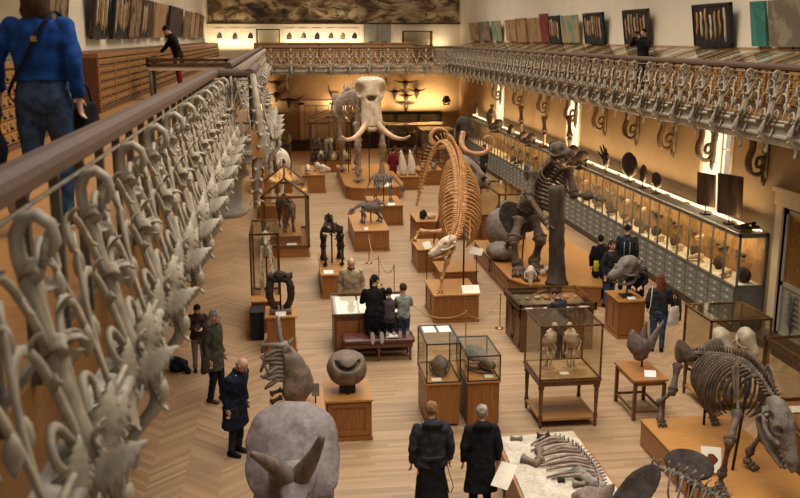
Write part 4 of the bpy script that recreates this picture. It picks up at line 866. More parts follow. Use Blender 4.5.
# --- rhinoceros case
t = thing('gabled_case', 'large glass case with gabled roof on the left holding a brown rhinoceros-like skeleton', 'display case', (0, 29.3, 0)); m = MB(); m.box((-.75, 27.95, 0), (.7, 31.0, .12)); m.box((-.70, 28.0, .12), (.66, 30.95, .3)); part('base_cabinet', m, 'oak_v', t, False); glass_box(t, -.72, .67, 28, 30.95, .3, 1.9, .035, 'oak_dark', .55)
plinth('low oak stand inside the gabled case', -.5, .45, 28.6, 30.7, .25, z0=.3, npan=(0, 0))
quad_auto('brown_skeleton', 'stocky brown four-legged skeleton inside the gabled glass case', 'skeleton', (0, 29.6, .55), radians(-80), 1.0, 'bone_brown', sh=1.0, bl=1.2, neck=(.35, -.05), tail=.3, skl=.42, head_pitch=-.7, ribs=11, rw=.3, leg_r=.05)
card('white label on the floor of the gabled glass case', (.15, 28.25, .32), .3, .18, .6)
# --- tall pale skeleton behind
plinth('oak plinth under the tall pale skeleton at the left', -1.0, .35, 34.3, 37.0, .5)
quad_auto('pale_skeleton', 'tall pale front-facing skeleton with rounded ribs, behind the gabled case', 'skeleton', (-.32, 35.6, .5), radians(-88), 1.25, 'bone_white', sh=1.55, bl=1.5, neck=(.4, .15), tail=.4, skl=.5, head_pitch=-1.1, ribs=12, rw=.42, leg_r=.06)
# --- plinth of small skulls
plinth('oak plinth with three small pale skulls, left of the far aisle', .75, 1.74, 40, 43, .79, npan=(0, 0))
for k, (x, y) in enumerate(((1.0, 40.6), (1.35, 41.2), (1.5, 40.4))): small_skull('small pale skull on the far left plinth, %s of three' % ('left', 'back middle', 'right')[k], (x, y, .79), -1.6+.5*k, .55, 'bone_pale', 'small skulls on the far left plinth', H=.7, pitch=.2)
# --- dark standing skeleton
plinth('narrow oak plinth under the slim dark standing skeleton', .86, 1.46, 23.2, 25.7, .64, npan=(0, 0))
quad_auto('slim_skeleton', 'slim dark long-legged standing skeleton on a narrow oak plinth', 'skeleton', (1.2, 24.5, .64), radians(94), 1.0, 'bone_dark', sh=1.08, bl=.9, neck=(.25, .1), tail=.15, skl=.35, head_pitch=-.9, ribs=11, rw=.3, leg_r=.05, slim=1.6)
card('white label at the feet of the slim dark skeleton', (1.05, 23.4, .66), .26, .16, .4)
# --- two armoured, hump-backed skeletons
plinth('panelled oak plinth under the low stout skeleton in mid hall', 2.12, 3.21, 28.5, 31.7, .67, npan=(2, 1))
quad_auto('stout_skeleton', 'low stout grey skeleton with barrel ribs on the panelled plinth', 'skeleton', (2.75, 29.8, .67), radians(198), .72, 'bone_grey', sh=.9, bl=1.0, neck=(.3, -.2), tail=.3, skl=.4, style='round', head_pitch=-.5, ribs=14, rw=.42, leg_r=.06)
card('white label on the panelled plinth under the low stout skeleton', (2.5, 28.7, .69), .12, .12, .5)
plinth('oak plinth under the hump-backed skeleton behind the stout one', 3.0, 4.16, 32.5, 34.6, .73, npan=(1, 1))
quad_auto('humped_skeleton', 'hump-backed grey skeleton with hanging ribs on an oak plinth', 'skeleton', (3.55, 33.3, .73), radians(-20), .95, 'bone_grey', sh=1.05, bl=.7, neck=(.28, -.35), tail=.35, skl=.35, head_pitch=-.9, ribs=14, rw=.4, tail_drop=1.1)
card('white label on the plinth of the hump-backed skeleton', (3.75, 32.65, .75), .25, .16, .4)
# --- elephant
t = thing('elephant_platform', 'wide round-ended oak platform under the tall elephant skeleton', 'platform', (3.6, 41, 0))
pts = [(2.5, 45), (2.5, 38.6), (2.75, 38.0), (3.2, 37.8), (4.2, 37.8), (4.75, 38.1), (4.95, 38.8), (4.95, 45)]
def grow(P, d): c = (sum(p[0] for p in P)/len(P), sum(p[1] for p in P)/len(P)); return [(p[0]+d*(1 if p[0] > c[0] else -1), p[1]+d*(1 if p[1] > c[1] else -1)) for p in P]
m = MB(); m.prism(pts, .0, .5); part('body', m, 'oak_v', t, False); m = MB(); m.prism(grow(pts, .03), .5, .54); part('top_board', m, 'oak_light', t, False); m = MB(); m.prism(grow(pts, .015), 0, .08); part('base_moulding', m, 'oak_v', t, False)
L_ = [([(3.6+s*.55, 39.5, 3.1), (3.6+s*.52, 39.2, 2.0), (3.6+s*.5, 39.3, .95), (3.6+s*.5, 39.3, .66)], .12, (0, -1, 0), .3) for s in (-1, 1)]+[([(2.9+s*.45, 42.6, 3.1), (2.95+s*.4, 42.2, 1.9), (2.95+s*.35, 42.7, .95), (2.95+s*.35, 42.6, .66)], .12, (0, -1, 0), .3) for s in (-1, 1)]
t = skeleton('elephant_skeleton', 'tall pale elephant skeleton with domed skull and long tusks facing down the hall', 'skeleton', (3.6, 41, .54), 'bone_rose', [(3.62, 39.5, 4.0), (3.62, 39.9, 4.05), (3.6, 40.6, 4.25), (3.2, 41.6, 4.3), (2.85, 42.4, 4.05), (2.65, 43.0, 3.7), (2.5, 43.4, 2.8), (2.48, 43.5, 2.0)], 36, (.09, .1, .1, .09, .08, .04), (.1, .35, .38, .25, .15, .03), 16, (.16, .6), (.45, .75, .7), (.9, 1.35, 1.0), .032, L_, ((2.85, 42.5, 3.7), (.3, -1, .2), .75, .5), [((3.6+s*.55, 39.5, 3.1), (3.6+s*.35, 40.0, 4.2), .3, (s, 0, 0)) for s in (-1, 1)], None, None, [((3.6, 39.6, .54), (3.6, 39.6, 4.0)), ((2.9, 42.3, .54), (2.9, 42.3, 4.0))], rib_parts=True, feet=(5, .45), sweep=.1)
m = MB(); m.loft([((3.64, 39.3, 4.97), (.36, 0, 0), (0, .3, 0)), ((3.64, 39.25, 4.86), (.56, 0, 0), (0, .45, 0)), ((3.64, 39.2, 4.6), (.64, 0, 0), (0, .45, 0)), ((3.64, 39.1, 4.25), (.60, 0, 0), (0, .4, 0)), ((3.64, 39.0, 3.98), (.44, 0, 0), (0, .3, 0)), ((3.64, 38.85, 3.55), (.42, 0, 0), (0, .2, 0)), ((3.64, 38.75, 3.15), (.44, 0, 0), (0, .17, 0)), ((3.64, 38.72, 2.98), (.40, 0, 0), (0, .12, 0))], 36, 2.4, 6)
ek = part('skull', m, 'bone_pale', t, True, 0, [((3.64+s*.52, 38.8, 4.46), (.2, .5, .28), (-s*.3, 1, 0)) for s in (-1, 1)]+[((3.64, 38.62, 4.12), (.21, .75, .13), (0, 1, -.1)), ((3.64+.0, 38.55, 3.4), (.035, .2, .4), (0, 1, 0))], (.02, 4))
for s in (-1, 1):
    m = MB(); P = spl([(3.64+s*.22, 38.75, 3.15), (3.64+s*.45, 38.3, 2.85), (3.64+s*.8, 37.7, 2.62), (3.64+s*1.15, 37.2, 2.6), (3.64+s*1.35, 36.9, 2.75)], 18); m.tube(P, [.13*(1-.7*(i/18)**1.5) for i in range(19)], 12); part('tusk', m, 'tusk_pale', t)
m = MB(); m.tube(spl([(3.3, 39.1, 3.5), (3.35, 38.8, 3.0), (3.64, 38.6, 2.85), (3.93, 38.8, 3.0), (3.98, 39.1, 3.5)], 14), .09, 8); part('lower_jaw', m, 'bone_pale', t)
card('white label board lying on the elephant platform', (4.1, 38.2, .56), .7, .5, .35)
# --- far aisle objects
def far_case(label, x0, x1, y0, y1, z1, gable=0, base=.55):
    t = thing('glazed_case', label, 'display case', ((x0+x1)/2, (y0+y1)/2, 0)); m = MB(); m.box((x0, y0, 0), (x1, y1, base)); part('base_cabinet', m, 'oak_v', t, False); glass_box(t, x0+.03, x1-.03, y0+.03, y1-.03, base, z1, .03, 'bronze', gable); return t
far_case('large glazed case crowded with brown bones, left of the elephant', 1.3, 3.3, 46.2, 49.4, 2.5, .35)
rr = random.Random(8)
for k in range(12): small_skull('brown skull in the crowded glazed case left of the elephant, %s' % ('front row '+ORD[k % 6] if k < 6 else 'back row '+ORD[k % 6]), (1.55+.3*(k % 6), 46.7 if k < 6 else 47.6, .56), -1.6+rr.uniform(-.5, .5), rr.uniform(.4, .6), BM[rr.randrange(5)], 'skulls in the crowded glazed case', H=.9)
for k in range(3): quad_auto('small_skeleton', 'standing brown skeleton in the crowded glazed case, %s from the left' % ORD[k], 'skeleton', (1.7+.6*k, 48.5, .56), radians(-85+3*k), .9, ('bone_brown', 'bone_pale', 'bone_gold', 'bone_brown')[k], sh=.9, bl=.7, ribs=9, group='skeletons in the crowded glazed case')
far_case('dark glazed case under the five horned skulls', 5.4, 8.6, 48.5, 50.2, 2.1); 
for k in range(5): small_skull('dark skull in the glazed case under the five horned skulls, %s from the left' % ORD[k], (5.8+.58*k, 49.2, .56), -1.5, .55, BM[k % 3], 'skulls in the glazed case beyond the elephant', H=.8)
far_case('glazed case on the left wall side behind the tall pale skeleton', -1.4, .3, 40.0, 43.5, 2.2)
for k in range(3): quad_auto('small_skeleton', 'brown skeleton in the glazed case behind the tall pale skeleton, %s from the left' % ORD[k], 'skeleton', (-1.1+.52*k, 41.2, .56), radians(-89+2*k), .9, BM[k % 3], sh=.9, bl=.7, ribs=8, group='skeletons in the case behind the pale skeleton')
far_case('dark glazed case beyond the pair of fin bones', 6.6, 8.3, 44.5, 46.5, 2.2)
for k in range(3): quad_auto('small_skeleton', 'dark skeleton in the glazed case beyond the fin bones, %s from the left' % ORD[k], 'skeleton', (6.95+.5*k, 45.5, .56), radians(-92+2*k), .9, BM[k % 3], sh=.9, bl=.7, ribs=8, group='skeletons in the case beyond the fin bones')
plinth('small oak plinth with two upright pale fin bones', 5.03, 5.86, 40.3, 41.6, .6, npan=(2, 0))
for k, x in enumerate((5.22, 5.62)):
    t = thing('upright_fin', 'upright pale pointed fin bone on the small oak plinth, %s one' % ('left', 'right')[k], 'bone', (x, 40.8, .6), 0, 'upright fin bones'); m = MB(); m.loft([((x, 40.8, .6), (.1, 0, 0), (0, .08, 0)), ((x, 40.8, .9), (.17, 0, 0), (0, .1, 0)), ((x-.04, 40.8, 1.3), (.13, 0, 0), (0, .08, 0)), ((x-.1, 40.8, 1.7), (.03, 0, 0), (0, .03, 0))], 12, 2, 4); part('fin', m, 'bone_white', t, True, 0, None, (.02, 6)); m = MB(); m.box((x-.15, 40.65, .6), (x+.15, 40.95, .64)); part('base_board', m, 'oak_dark', t, False)
plinth('oak plinth with a pair of small skulls right of the fin bones', 6.0, 7.1, 41.5, 43, .7, npan=(1, 0))
for k in range(2): small_skull('small grey skull on the oak plinth right of the fin bones, %s one' % ('left', 'right')[k], (6.3+.5*k, 42.0, .7), -1.8, .5, 'bone_grey', 'skulls right of the fin bones')
# --- spiral-tusked skull
t = thing('spiral_tusk_skull', 'dark mammoth skull high on a post with two spiral orange tusks', 'skull', (6.0, 32.6, 0))
skull(t, facing((6.5, 33.6, 3.55), radians(-95), -.4), .9, .6, .65, 'bone_dark', 'round', False, 1)
for s, P in ((-1, [(5.75, 32.5, 3.0), (5.45, 32.1, 2.85), (5.1, 31.9, 3.0), (5.05, 31.9, 3.3), (5.3, 31.9, 3.5), (5.6, 31.8, 3.4), (5.65, 31.7, 3.15)]), (1, [(6.3, 32.5, 3.3), (6.2, 32.2, 2.9), (6.45, 31.9, 2.65), (6.9, 31.8, 2.65), (7.2, 31.7, 2.9), (7.2, 31.7, 3.15), (7.0, 31.7, 3.25), (6.85, 31.7, 3.1)])): m = MB(); m.tube(spl(P, 28), [.105*(1-.72*(i/28)**1.4) for i in range(29)], 12); part('tusk', m, 'tusk', t)
m = MB(); m.tube([(6.1, 33.0, 0), (6.1, 33.0, 3.4)], .05, 8); m.box((5.8, 32.7, 0), (6.4, 33.3, .1)); part('support_post', m, 'metal_black', t)
plinth('oak plinth under the pale hollow-eyed skull behind the golden skeleton', 5.5, 6.38, 29.8, 31.4, 1.5, npan=(1, 1))
t = thing('hollow_skull', 'large pale grey skull with big dark hollows behind the golden skeleton', 'skull', (6.1, 30.4, 1.5)); m = MB(); m.loft([((5.6, 30.9, 2.2), (.0, .2, .0), (0, .0, .3)), ((5.85, 30.6, 2.3), (.0, .45, 0), (.1, 0, .45)), ((6.15, 30.3, 2.15), (.15, .45, 0), (.1, 0, .42)), ((6.5, 30.1, 1.95), (.1, .3, 0), (0, 0, .3)), ((6.75, 30.0, 1.85), (.05, .15, 0), (0, 0, .15))], 24, 2.2, 5)
hk = part('skull', m, 'bone_grey', t, True, 0, [((6.05, 30.0, 2.22), (.18, .4, .16), (0, 1, -.2)), ((6.5, 29.9, 2.0), (.11, .3, .1), (0, 1, -.2)), ((5.75, 30.3, 2.25), (.1, .3, .14), (0, 1, 0))], (.03, 4))
m = MB(); m.tube([(6.1, 30.5, 1.5), (6.1, 30.5, 2.1)], .05, 8); part('support_rod', m, 'metal_black', t)
# --- bronze case behind the golden skeleton
t = thing('glass_case', 'bronze-framed glass case between the golden skeleton and the giant sloth', 'display case', (6.85, 28.6, 0)); m = MB(); m.box((6.42, 27.3, 0), (7.3, 30.0, .75)); part('base_cabinet', m, 'oak_v', t, False); glass_box(t, 6.44, 7.28, 27.32, 29.98, .75, 1.95, .025)
boulder('grey domed armour fossil inside the bronze glass case', (6.9, 28.3, .75), (.3, .6, .42), 'bone_grey')
# --- golden sea-mammal skeleton in the middle of the hall
plinth('panelled oak plinth under the skull of the golden skeleton', 3.4, 4.47, 20.76, 22.2, .69, npan=(3, 2))
plinth('oak plinth behind left of the golden skeleton', 3.71, 4.49, 25.6, 27.0, .68, npan=(1, 1)); plinth('low oak plinth directly below the golden rib cage', 4.1, 5.14, 24.07, 25.3, .4, npan=(1, 0))
plinth('oak plinth with a black boxed specimen left of the golden skeleton', 4.1, 5.0, 28.6, 30.2, .9, npan=(1, 1))
boulder('small black specimen on the oak plinth left of the golden skeleton', (4.35, 29.0, .9), (.12, .1, .16), 'metal_black')
boulder('small pale specimen on the oak plinth left of the golden skeleton', (4.62, 29.0, .9), (.14, .1, .1), 'bone_pale')
SPN = [(3.80, 21.1, 1.86), (4.03, 21.5, 2.0), (4.3, 22.5, 2.32), (4.6, 24.0, 2.86), (4.78, 25.5, 3.3), (4.76, 26.7, 3.58), (4.5, 27.1, 3.5), (4.22, 27.1, 3.0), (4.0, 26.9, 2.4), (3.82, 26.7, 1.75)]
t = skeleton('golden_skeleton', 'long golden skeleton rising away on a pole, wide rib cage and drooping tail', 'skeleton', (4.3, 24, 0), 'bone_gold', SPN, 84, (.06, .075, .085, .09, .09, .09, .085, .07, .03), (.1, .16, .2, .2, .2, .2, .18, .12, .04), 22, (.08, .56), (.26, .44, .55, .57, .5, .32), (.5, .78, .95, .95, .85, .5), .02,
    [([(3.95, 21.3, 1.75), (3.75, 21.15, 1.35), (3.62, 21.05, 1.0), (3.6, 21.0, .78)], .05, (-.3, -1, 0), .2)], None, [((3.9, 21.5, 1.75), (3.86, 22.0, 2.15), .12, (-1, 0, 0)), ((4.4, 21.7, 1.8), (4.5, 22.2, 2.15), .12, (1, 0, 0))], (.8, .3, .32, 'long', True, 1, .01), facing((4.0, 21.25, 1.92), radians(196), -.35), [((4.25, 21.6, .69), (4.25, 21.6, 2.15)), ((4.15, 26.4, 0), (4.78, 26.2, 3.45))], rib_parts=True, sweep=.12, arc=2.3)
for ch in KIDS[t.name]:
    if ch.name.startswith('skull'): ch.data.materials[0] = MATS['bone_pale']
m = MB(); m.bone((3.35, 23.0, 1.75), (3.95, 22.7, 1.8), .06, 8); m.bone((3.35, 23.0, 1.75), (3.2, 22.8, 1.55), .045, 8); o = part('forelimb', m, 'bone_gold', t)
t_ = stand_card('white label leaning on the plinth of the golden skeleton', (4.2, 20.95, .69), (4.3, 20.95, .75), .42, .26, radians(35), 0)
stand_card('tilted white label on a rod left of the golden skeleton', (3.62, 23.4, .0), (3.62, 23.4, 1.3), .3, .2, radians(55), .7); stand_card('tilted white label board on a rod right of the golden skeleton', (4.9, 23.2, 0), (4.9, 23.2, 1.15), .42, .2, radians(55), -.9)
# --- giant sloth
t = thing('sloth_platform', 'large low oak platform with a cut corner under the giant sloth', 'platform', (7, 25, 0)); pts = [(5.68, 27.2), (5.68, 22.7), (5.95, 22.1), (7.75, 21.6), (8.55, 24.2), (8.55, 27.2)]
m = MB(); m.prism(pts, 0, .5); part('body', m, 'oak_v', t, False); m = MB(); m.prism(grow(pts, .03), .5, .54); part('top_board', m, 'oak_light', t, False); m = MB(); m.prism(grow(pts, .02), 0, .09); part('base_moulding', m, 'oak_v', t, False)
for a, b in ((22.8, 24.9), (25.05, 27.1)):
    m = MB()
    for p, q, z0, z1 in ((a, b, .12, .18), (a, b, .4, .46), (a, a+.07, .12, .46), (b-.07, b, .12, .46)): m.box((5.66, p, z0), (5.68, q, z1))
    part('panel_frame', m, 'oak_h', t, False)
m = MB(); P = [(6.72, 22.0, .54), (6.72, 22.0, .7), (6.68, 22.0, 1.5), (6.66, 22.0, 2.3), (6.62, 22.0, 3.02)]; m.tube(spl(P, 20), [.31, .26, .23, .21, .2]+[.195]*14+[.19, .17], 18); o = part('tree_trunk', m, 'tree_bark', None, True, 0, None, (.03, 5)); tag(o, 'cut dark tree trunk standing on the sloth platform, held by the giant sloth', 'tree trunk')
SL = [(6.86, 22.78, 3.66), (6.83, 23.05, 3.52), (6.78, 23.35, 3.28), (6.68, 23.6, 2.9), (6.55, 23.8, 2.45), (6.42, 23.92, 2.0), (6.2, 24.15, 1.5), (6.0, 24.35, 1.0), (5.9, 24.5, .7)]
ax = V((-.4, .3, -1))
t = skeleton('giant_sloth_skeleton', 'huge dark upright giant sloth skeleton leaning on the tree trunk', 'skeleton', (6.4, 23.3, .54), 'bone_brown', SL, 34, (.06, .075, .08, .09, .1, .1, .09, .07, .03), (.1, .16, .2, .2, .18, .14, .1, .05, .02), 13, (.14, .52), (.34, .54, .6, .52), (.45, .68, .7, .5), .03,
    [([(6.3, 22.95, 3.28), (6.12, 22.7, 2.65), (6.42, 22.25, 2.15), (6.46, 22.2, 2.08)], .1, (.3, -.8, 0), .4), ([(7.22, 23.0, 3.35), (7.32, 22.75, 2.68), (7.52, 22.3, 2.72), (7.56, 22.26, 2.72)], .115, (1, -.5, 0), .42),
     ([(6.1, 23.5, 1.95), (5.88, 23.15, 1.45), (5.98, 23.1, .8), (5.98, 23.0, .68)], .14, (-.1, -1, 0), .4), ([(6.55, 23.7, 1.95), (6.6, 23.2, 1.4), (6.5, 23.4, .8), (6.5, 23.3, .68)], .14, (.2, -1, 0), .4)],
    None, [((6.3, 22.95, 3.25), (6.25, 23.7, 3.15), .25, (-1, -.3, 0)), ((7.12, 23.0, 3.3), (7.0, 23.7, 3.1), .25, (1, -.3, 0))], (.66, .4, .44, 'round', True, 1), facing((6.72, 22.95, 3.75), radians(-50), .12), [((6.3, 23.9, .54), (6.35, 23.75, 2.6))], up=V((-.25, .95, .1)).normalized(), feet=(4, .35), sweep=.1)
for x, y, c, d in ((5.95, 23.45, (.36, .1, 0), (-.12, .1, .42)), (6.55, 23.95, (.34, .12, 0), (.1, .1, .42))):
    m = MB(); m.loft([((x, y, 1.75), tuple(v*.3 for v in c), tuple(v*.3 for v in d)), ((x-.02, y-.03, 1.9), c, d), ((x-.02, y+.05, 1.98), tuple(v*1.05 for v in c), tuple(v*.95 for v in d)), ((x, y+.12, 2.05), tuple(v*.5 for v in c), tuple(v*.5 for v in d))], 20, 2, 4); part('pelvis_wing', m, 'bone_dark', t, True, 0, None, (.03, 4))
boulder('smooth grey dome-shaped armour fossil at the left of the sloth platform', (5.92, 24.75, .54), (.42, .5, .26), 'bone_grey', amt=.03)
boulder('large grey rounded shell behind the giant sloth', (6.3, 26.2, .54), (.5, .6, .62), 'bone_grey', amt=.04)
small_skull('pale upright skull on a wooden base at the foot of the giant sloth', (6.12, 22.35, .72), radians(-100), .5, 'bone_pale', None, H=.8, pitch=-.8)
m = MB(); m.box((5.95, 22.2, .54), (6.35, 22.6, .6)); m.box((6.0, 22.25, .6), (6.3, 22.55, .72)); o = part('base_board', m, 'oak_dark', None, False); tag(o, 'small dark wooden base under the pale upright skull by the sloth', 'base')
for k, (x, y) in enumerate(((5.9, 25.9), (6.55, 22.75))): long_bone('knobbed pale limb bone on the sloth platform, %s' % ('behind the grey dome' if k == 0 else 'between the sloth feet'), (x, y, .54), radians(60), .5, .06, 'bone_pale', None)
# --- flat glazed table case
t = thing('flat_table_case', 'flat wooden table case with a shallow glazed top of fossils, before the sloth', 'display case', (5.7, 19.2, 0)); m = MB(); m.box((4.9, 18.5, .0), (6.5, 19.85, .9)); part('body', m, 'oak_dark', t, False)
m = MB()
for a, b in ((18.55, 19.15), (19.2, 19.8)):
    for p, q, z0, z1 in ((a, b, .1, .18), (a, b, .74, .82), (a, a+.08, .1, .82), (b-.08, b, .1, .82)): m.box((4.885, p, z0), (4.9, q, z1))
part('panel_frame', m, 'oak_dark', t, False); m = MB(); m.box((4.93, 18.53, .9), (6.47, 19.82, .915)); part('tray', m, 'slab_grey', t, False); glass_box(t, 4.88, 6.52, 18.48, 19.87, .9, 1.06, .028, 'bronze'); rr = random.Random(2)
for k in range(14): boulder('small fossil in the flat table case, %s from the left in the %s row' % (ORD[k % 7], ('front', 'back')[k//7]), (5.05+.22*(k % 7), 18.8+.6*(k//7), .915), (rr.uniform(.04, .09), rr.uniform(.06, .14), rr.uniform(.02, .04)), BM[rr.randrange(5)], 'fossils in the flat table case', 'small_fossil', seed=k)
for k in range(4): card('white label in the flat table case, %s from the left' % ORD[k], (5.1+.4*k, 18.62, .93), .16, .08, .1, 0, 'labels in the flat table case')
# --- the big table case with two bird skeletons
t = thing('table_case', 'glass case on a four-legged wooden table holding two bird skeletons', 'display case', (4.74, 15, 0)); x0, x1, y0, y1 = 4.2, 5.28, 14.52, 15.55
for x in (x0+.05, x1-.05):
    for y in (y0+.05, y1-.05): m = MB(); m.lathe([(.02, 0), (.028, .06), (.035, .1), (.022, .12), (.038, .16), (.04, .22), (.026, .25), (.034, .5), (.04, .68), (.03, .70), (.055, .72), (.055, .76), (.04, .78), (.045, .86)], (x, y, 0), 12); part('leg', m, 'oak_dark', t)
m = MB(); m.box((x0+.03, y0+.03, .14), (x1-.03, y1-.03, .18)); part('lower_shelf', m, 'oak_light', t, False); m = MB(); m.box((x0, y0, .78), (x1, y1, .86)); m.box((x0-.02, y0-.02, .855), (x1+.02, y1+.02, .88)); part('apron', m, 'oak_dark', t, False); m = MB(); m.box((x0+.03, y0+.03, .88), (x1-.03, y1-.03, .89)); part('tray', m, 'slab_buff', t, False); glass_box(t, x0+.01, x1-.01, y0+.01, y1-.01, .88, 1.86, .014)
card('white label in front of the two bird skeletons', (4.72, 14.8, .9), .16, .1, .15)
def bird(label, p, rz):
    t = thing('bird_skeleton', label, 'skeleton', p, rz, 'bird skeletons in the table case', world=False); m = MB(); m.loft([((0, .1, .33), (.03, 0, 0), (0, .03, .0)), ((0, .06, .42), (.1, 0, 0), (0, .09, 0)), ((0, 0, .54), (.13, 0, 0), (0, .11, .02)), ((0, -.03, .66), (.1, 0, 0), (0, .08, 0)), ((0, -.02, .74), (.04, 0, 0), (0, .03, 0))], 16, 2, 4); part('body', m, 'bone_pale', t, True, 0, None, (.03, 16))
    for s in (-1, 1):
        m = MB(); m.bone((s*.06, .02, .42), (s*.07, -.05, .26), .022); m.bone((s*.07, -.05, .26), (s*.06, .03, .06), .016)
        for a in (-.6, 0, .6, 3.1): m.tube([(s*.06, .03, .05), (s*.06+.1*sin(a), .03-.12*cos(a), .01)], [.012, .006], 5)
        part('leg', m, 'bone_pale', t); m = MB(); m.bone((s*.11, -.02, .66), (s*.16, .05, .5), .016); m.bone((s*.16, .05, .5), (s*.14, 0, .36), .013); m.leaf((s*.14, .0, .42), (0, .1, -1), (s, 0, 0), .2, .05, .3, 0, .01, 8); part('wing', m, 'bone_pale', t)
    m = MB(); m.tube(spl([(0, -.02, .72), (0, -.07, .78), (0, -.09, .82)], 6), .018, 6); m.ell((0, -.11, .84), (.045, .06, .045), 10, 8); m.tube([(0, -.15, .84), (0, -.21, .81)], [.022, .005], 6); part('skull', m, 'bone_pale', t)
    m = MB(); m.tube([(0, .03, 0), (0, .03, .45)], .007, 5); part('rod', m, 'metal_black', t); t.location = p
bird('bird skeleton standing in the table case, left one', (4.52, 15.08, .89), .5); bird('bird skeleton standing in the table case, right one', (4.9, 15.05, .89), -.7)
# --- two small cases on pedestals
def ped_case(label, x0, x1, y0, y1, h, z1):
    t = thing('pedestal_case', label, 'display case', ((x0+x1)/2, (y0+y1)/2, 0)); m = MB(); m.box((x0+.015, y0+.015, .05), (x1-.015, y1-.015, h-.03)); part('cabinet', m, 'oak_v', t, False); m = MB(); m.box((x0-.01, y0-.01, h-.03), (x1+.01, y1+.01, h)); part('top_board', m, 'oak_light', t, False)
    for x in (x0+.07, x1-.07):
        for y in (y0+.07, y1-.07): m = MB(); m.box((x-.03, y-.03, 0), (x+.03, y+.03, .06)); part('foot', m, 'oak_dark', t, False)
    glass_box(t, x0+.01, x1-.01, y0+.01, y1-.01, h, z1, .01, 'metal_black'); return t
ped_case('taller glass case on an oak pedestal, left of the pair in mid foreground', 2.3, 2.9, 14.83, 15.9, .81, 1.52); ped_case('lower glass case on an oak pedestal, right of the pair in mid foreground', 3.0, 3.58, 14.75, 15.85, .84, 1.30)
small_skull('grey upright skull in the taller glass case of the pair', (2.6, 15.35, .95), radians(-90), .5, 'bone_grey', None, H=.6, W=.6, pitch=-.9); card('white label in the taller glass case of the pair', (2.5, 14.98, .82), .17, .1, .2)
small_skull('long grey skull in the lower glass case of the pair', (3.15, 15.6, .85), radians(-60), .72, 'bone_grey', None, H=.5, W=.5); card('white label in the lower glass case of the pair', (3.42, 14.95, .85), .15, .1, .2)
for k in range(2): card('white paper on top of the taller glass case, %s one' % ('left', 'right')[k], (2.46+.27*k, 15.6, 1.53), .22, .35, 0)
# --- reading desk and bench
t = thing('sloped_desk_case', 'wooden desk case with a sloped glazed top of pale prints by the bench', 'display case', (1.7, 19.3, 0)); m = MB(); 
m.rings([[V((x, 18.95, 0)), V((x, 19.95, 0)), V((x, 19.95, .98)), V((x, 18.95, .80))] for x in (.95, 2.5)]); part('body', m, 'oak_dark', t, False)
m = MB(); m.rings([[V((x, 18.93, .80)), V((x, 19.97, .98)), V((x, 19.97, 1.03)), V((x, 18.93, .85))] for x in (.92, .97)]); m.rings([[V((x, 18.93, .80)), V((x, 19.97, .98)), V((x, 19.97, 1.03)), V((x, 18.93, .85))] for x in (2.48, 2.53)]); m.box((.92, 18.92, .80), (2.53, 18.97, .86)); m.box((.92, 19.92, .97), (2.53, 19.97, 1.04)); part('top_frame', m, 'oak_dark', t, False)
for k in range(3):
    x = 1.02+.49*k; m = MB(); m.rings([[V((q, 19.02, .822)), V((q, 19.88, .977)), V((q, 19.88, .985)), V((q, 19.02, .83))] for q in (x, x+.45)]); part('print_sheet', m, 'paper', t, False)
m = MB(); m.rings([[V((x, 18.97, .845)), V((x, 19.93, 1.015)), V((x, 19.93, 1.02)), V((x, 18.97, .85))] for x in (.97, 2.48)]); part('glass_top', m, 'glass', t, False)
for k in range(3): m = MB(); x = 1.0+.5*k; m.box((x, 18.935, .1), (x+.46, 18.95, .7)); part('panel', m, 'oak_v', t, False)
t = thing('padded_bench', 'long wooden bench with a dark red leather seat in front of the desk case', 'bench', (1.84, 18.55, 0)); m = MB()
m.loft([((1.12, 18.55, .43), (0, .26, 0), (0, 0, .03)), ((1.15, 18.55, .43), (0, .28, 0), (0, 0, .055)), ((1.84, 18.55, .435), (0, .28, 0), (0, 0, .06)), ((2.53, 18.55, .43), (0, .28, 0), (0, 0, .055)), ((2.56, 18.55, .43), (0, .26, 0), (0, 0, .03))], 20, 5, 4); part('seat_pad', m, 'leather_red', t); m = MB(); m.box((1.13, 18.29, .3), (2.55, 18.81, .38)); part('seat_rail', m, 'oak_dark', t, False)
for x in (1.18, 1.84, 2.5):
    for y in (18.33, 18.77): m = MB(); m.lathe([(.022, 0), (.03, .03), (.022, .08), (.03, .2), (.035, .32)], (x, y, 0), 10); part('leg', m, 'oak_dark', t)
for y in (18.33, 18.77): m = MB(); m.box((1.18, y-.015, .07), (2.5, y+.015, .1)); part('stretcher', m, 'oak_dark', t, False)
m = MB(); m.box((2.0, 18.35, .49), (2.14, 18.6, .51)); m.box((2.06, 18.3, .505), (2.24, 18.5, .53)); o = part('pair_of_gloves', m, 'cloth_white', None, False); tag(o, 'pale folded pair of gloves lying on the red bench', 'gloves')
# --- fossil slab bed with a curled skeleton
t = thing('fossil_bed', 'low display bed of pale plaster with a curled fossil skeleton, bottom centre', 'display', (3.7, 11.6, 0)); pts = [(2.95, 9.3), (4.42, 9.3), (4.38, 13.12), (3.12, 13.05)]
m = MB(); m.prism(pts, 0, .56); part('body', m, 'oak_v', t, False); m = MB(); m.prism(grow(pts, -.03), .56, .6); part('plaster_bed', m, 'plaster_bed', t, False); m = MB(); m.prism(grow(pts, .015), .5, .58); part('rim', m, 'oak_h', t, False)
ft = thing('curled_fossil', 'curled brown fossil skeleton lying on the pale plaster bed', 'fossil skeleton', (3.7, 11.5, .6)); SPb = spl([(3.75, 12.85, .64), (4.0, 12.75, .65), (4.17, 12.4, .66), (4.22, 11.9, .66), (4.2, 11.5, .66), (4.1, 11.1, .66), (3.95, 10.85, .66)], 40); m = MB(); vertebrae(m, SPb, 24, (.03, .045, .05, .05, .045), (.04, .07, .07, .05), up=V((-.3, 0, 1))); part('spine', m, 'bone_rose', ft)
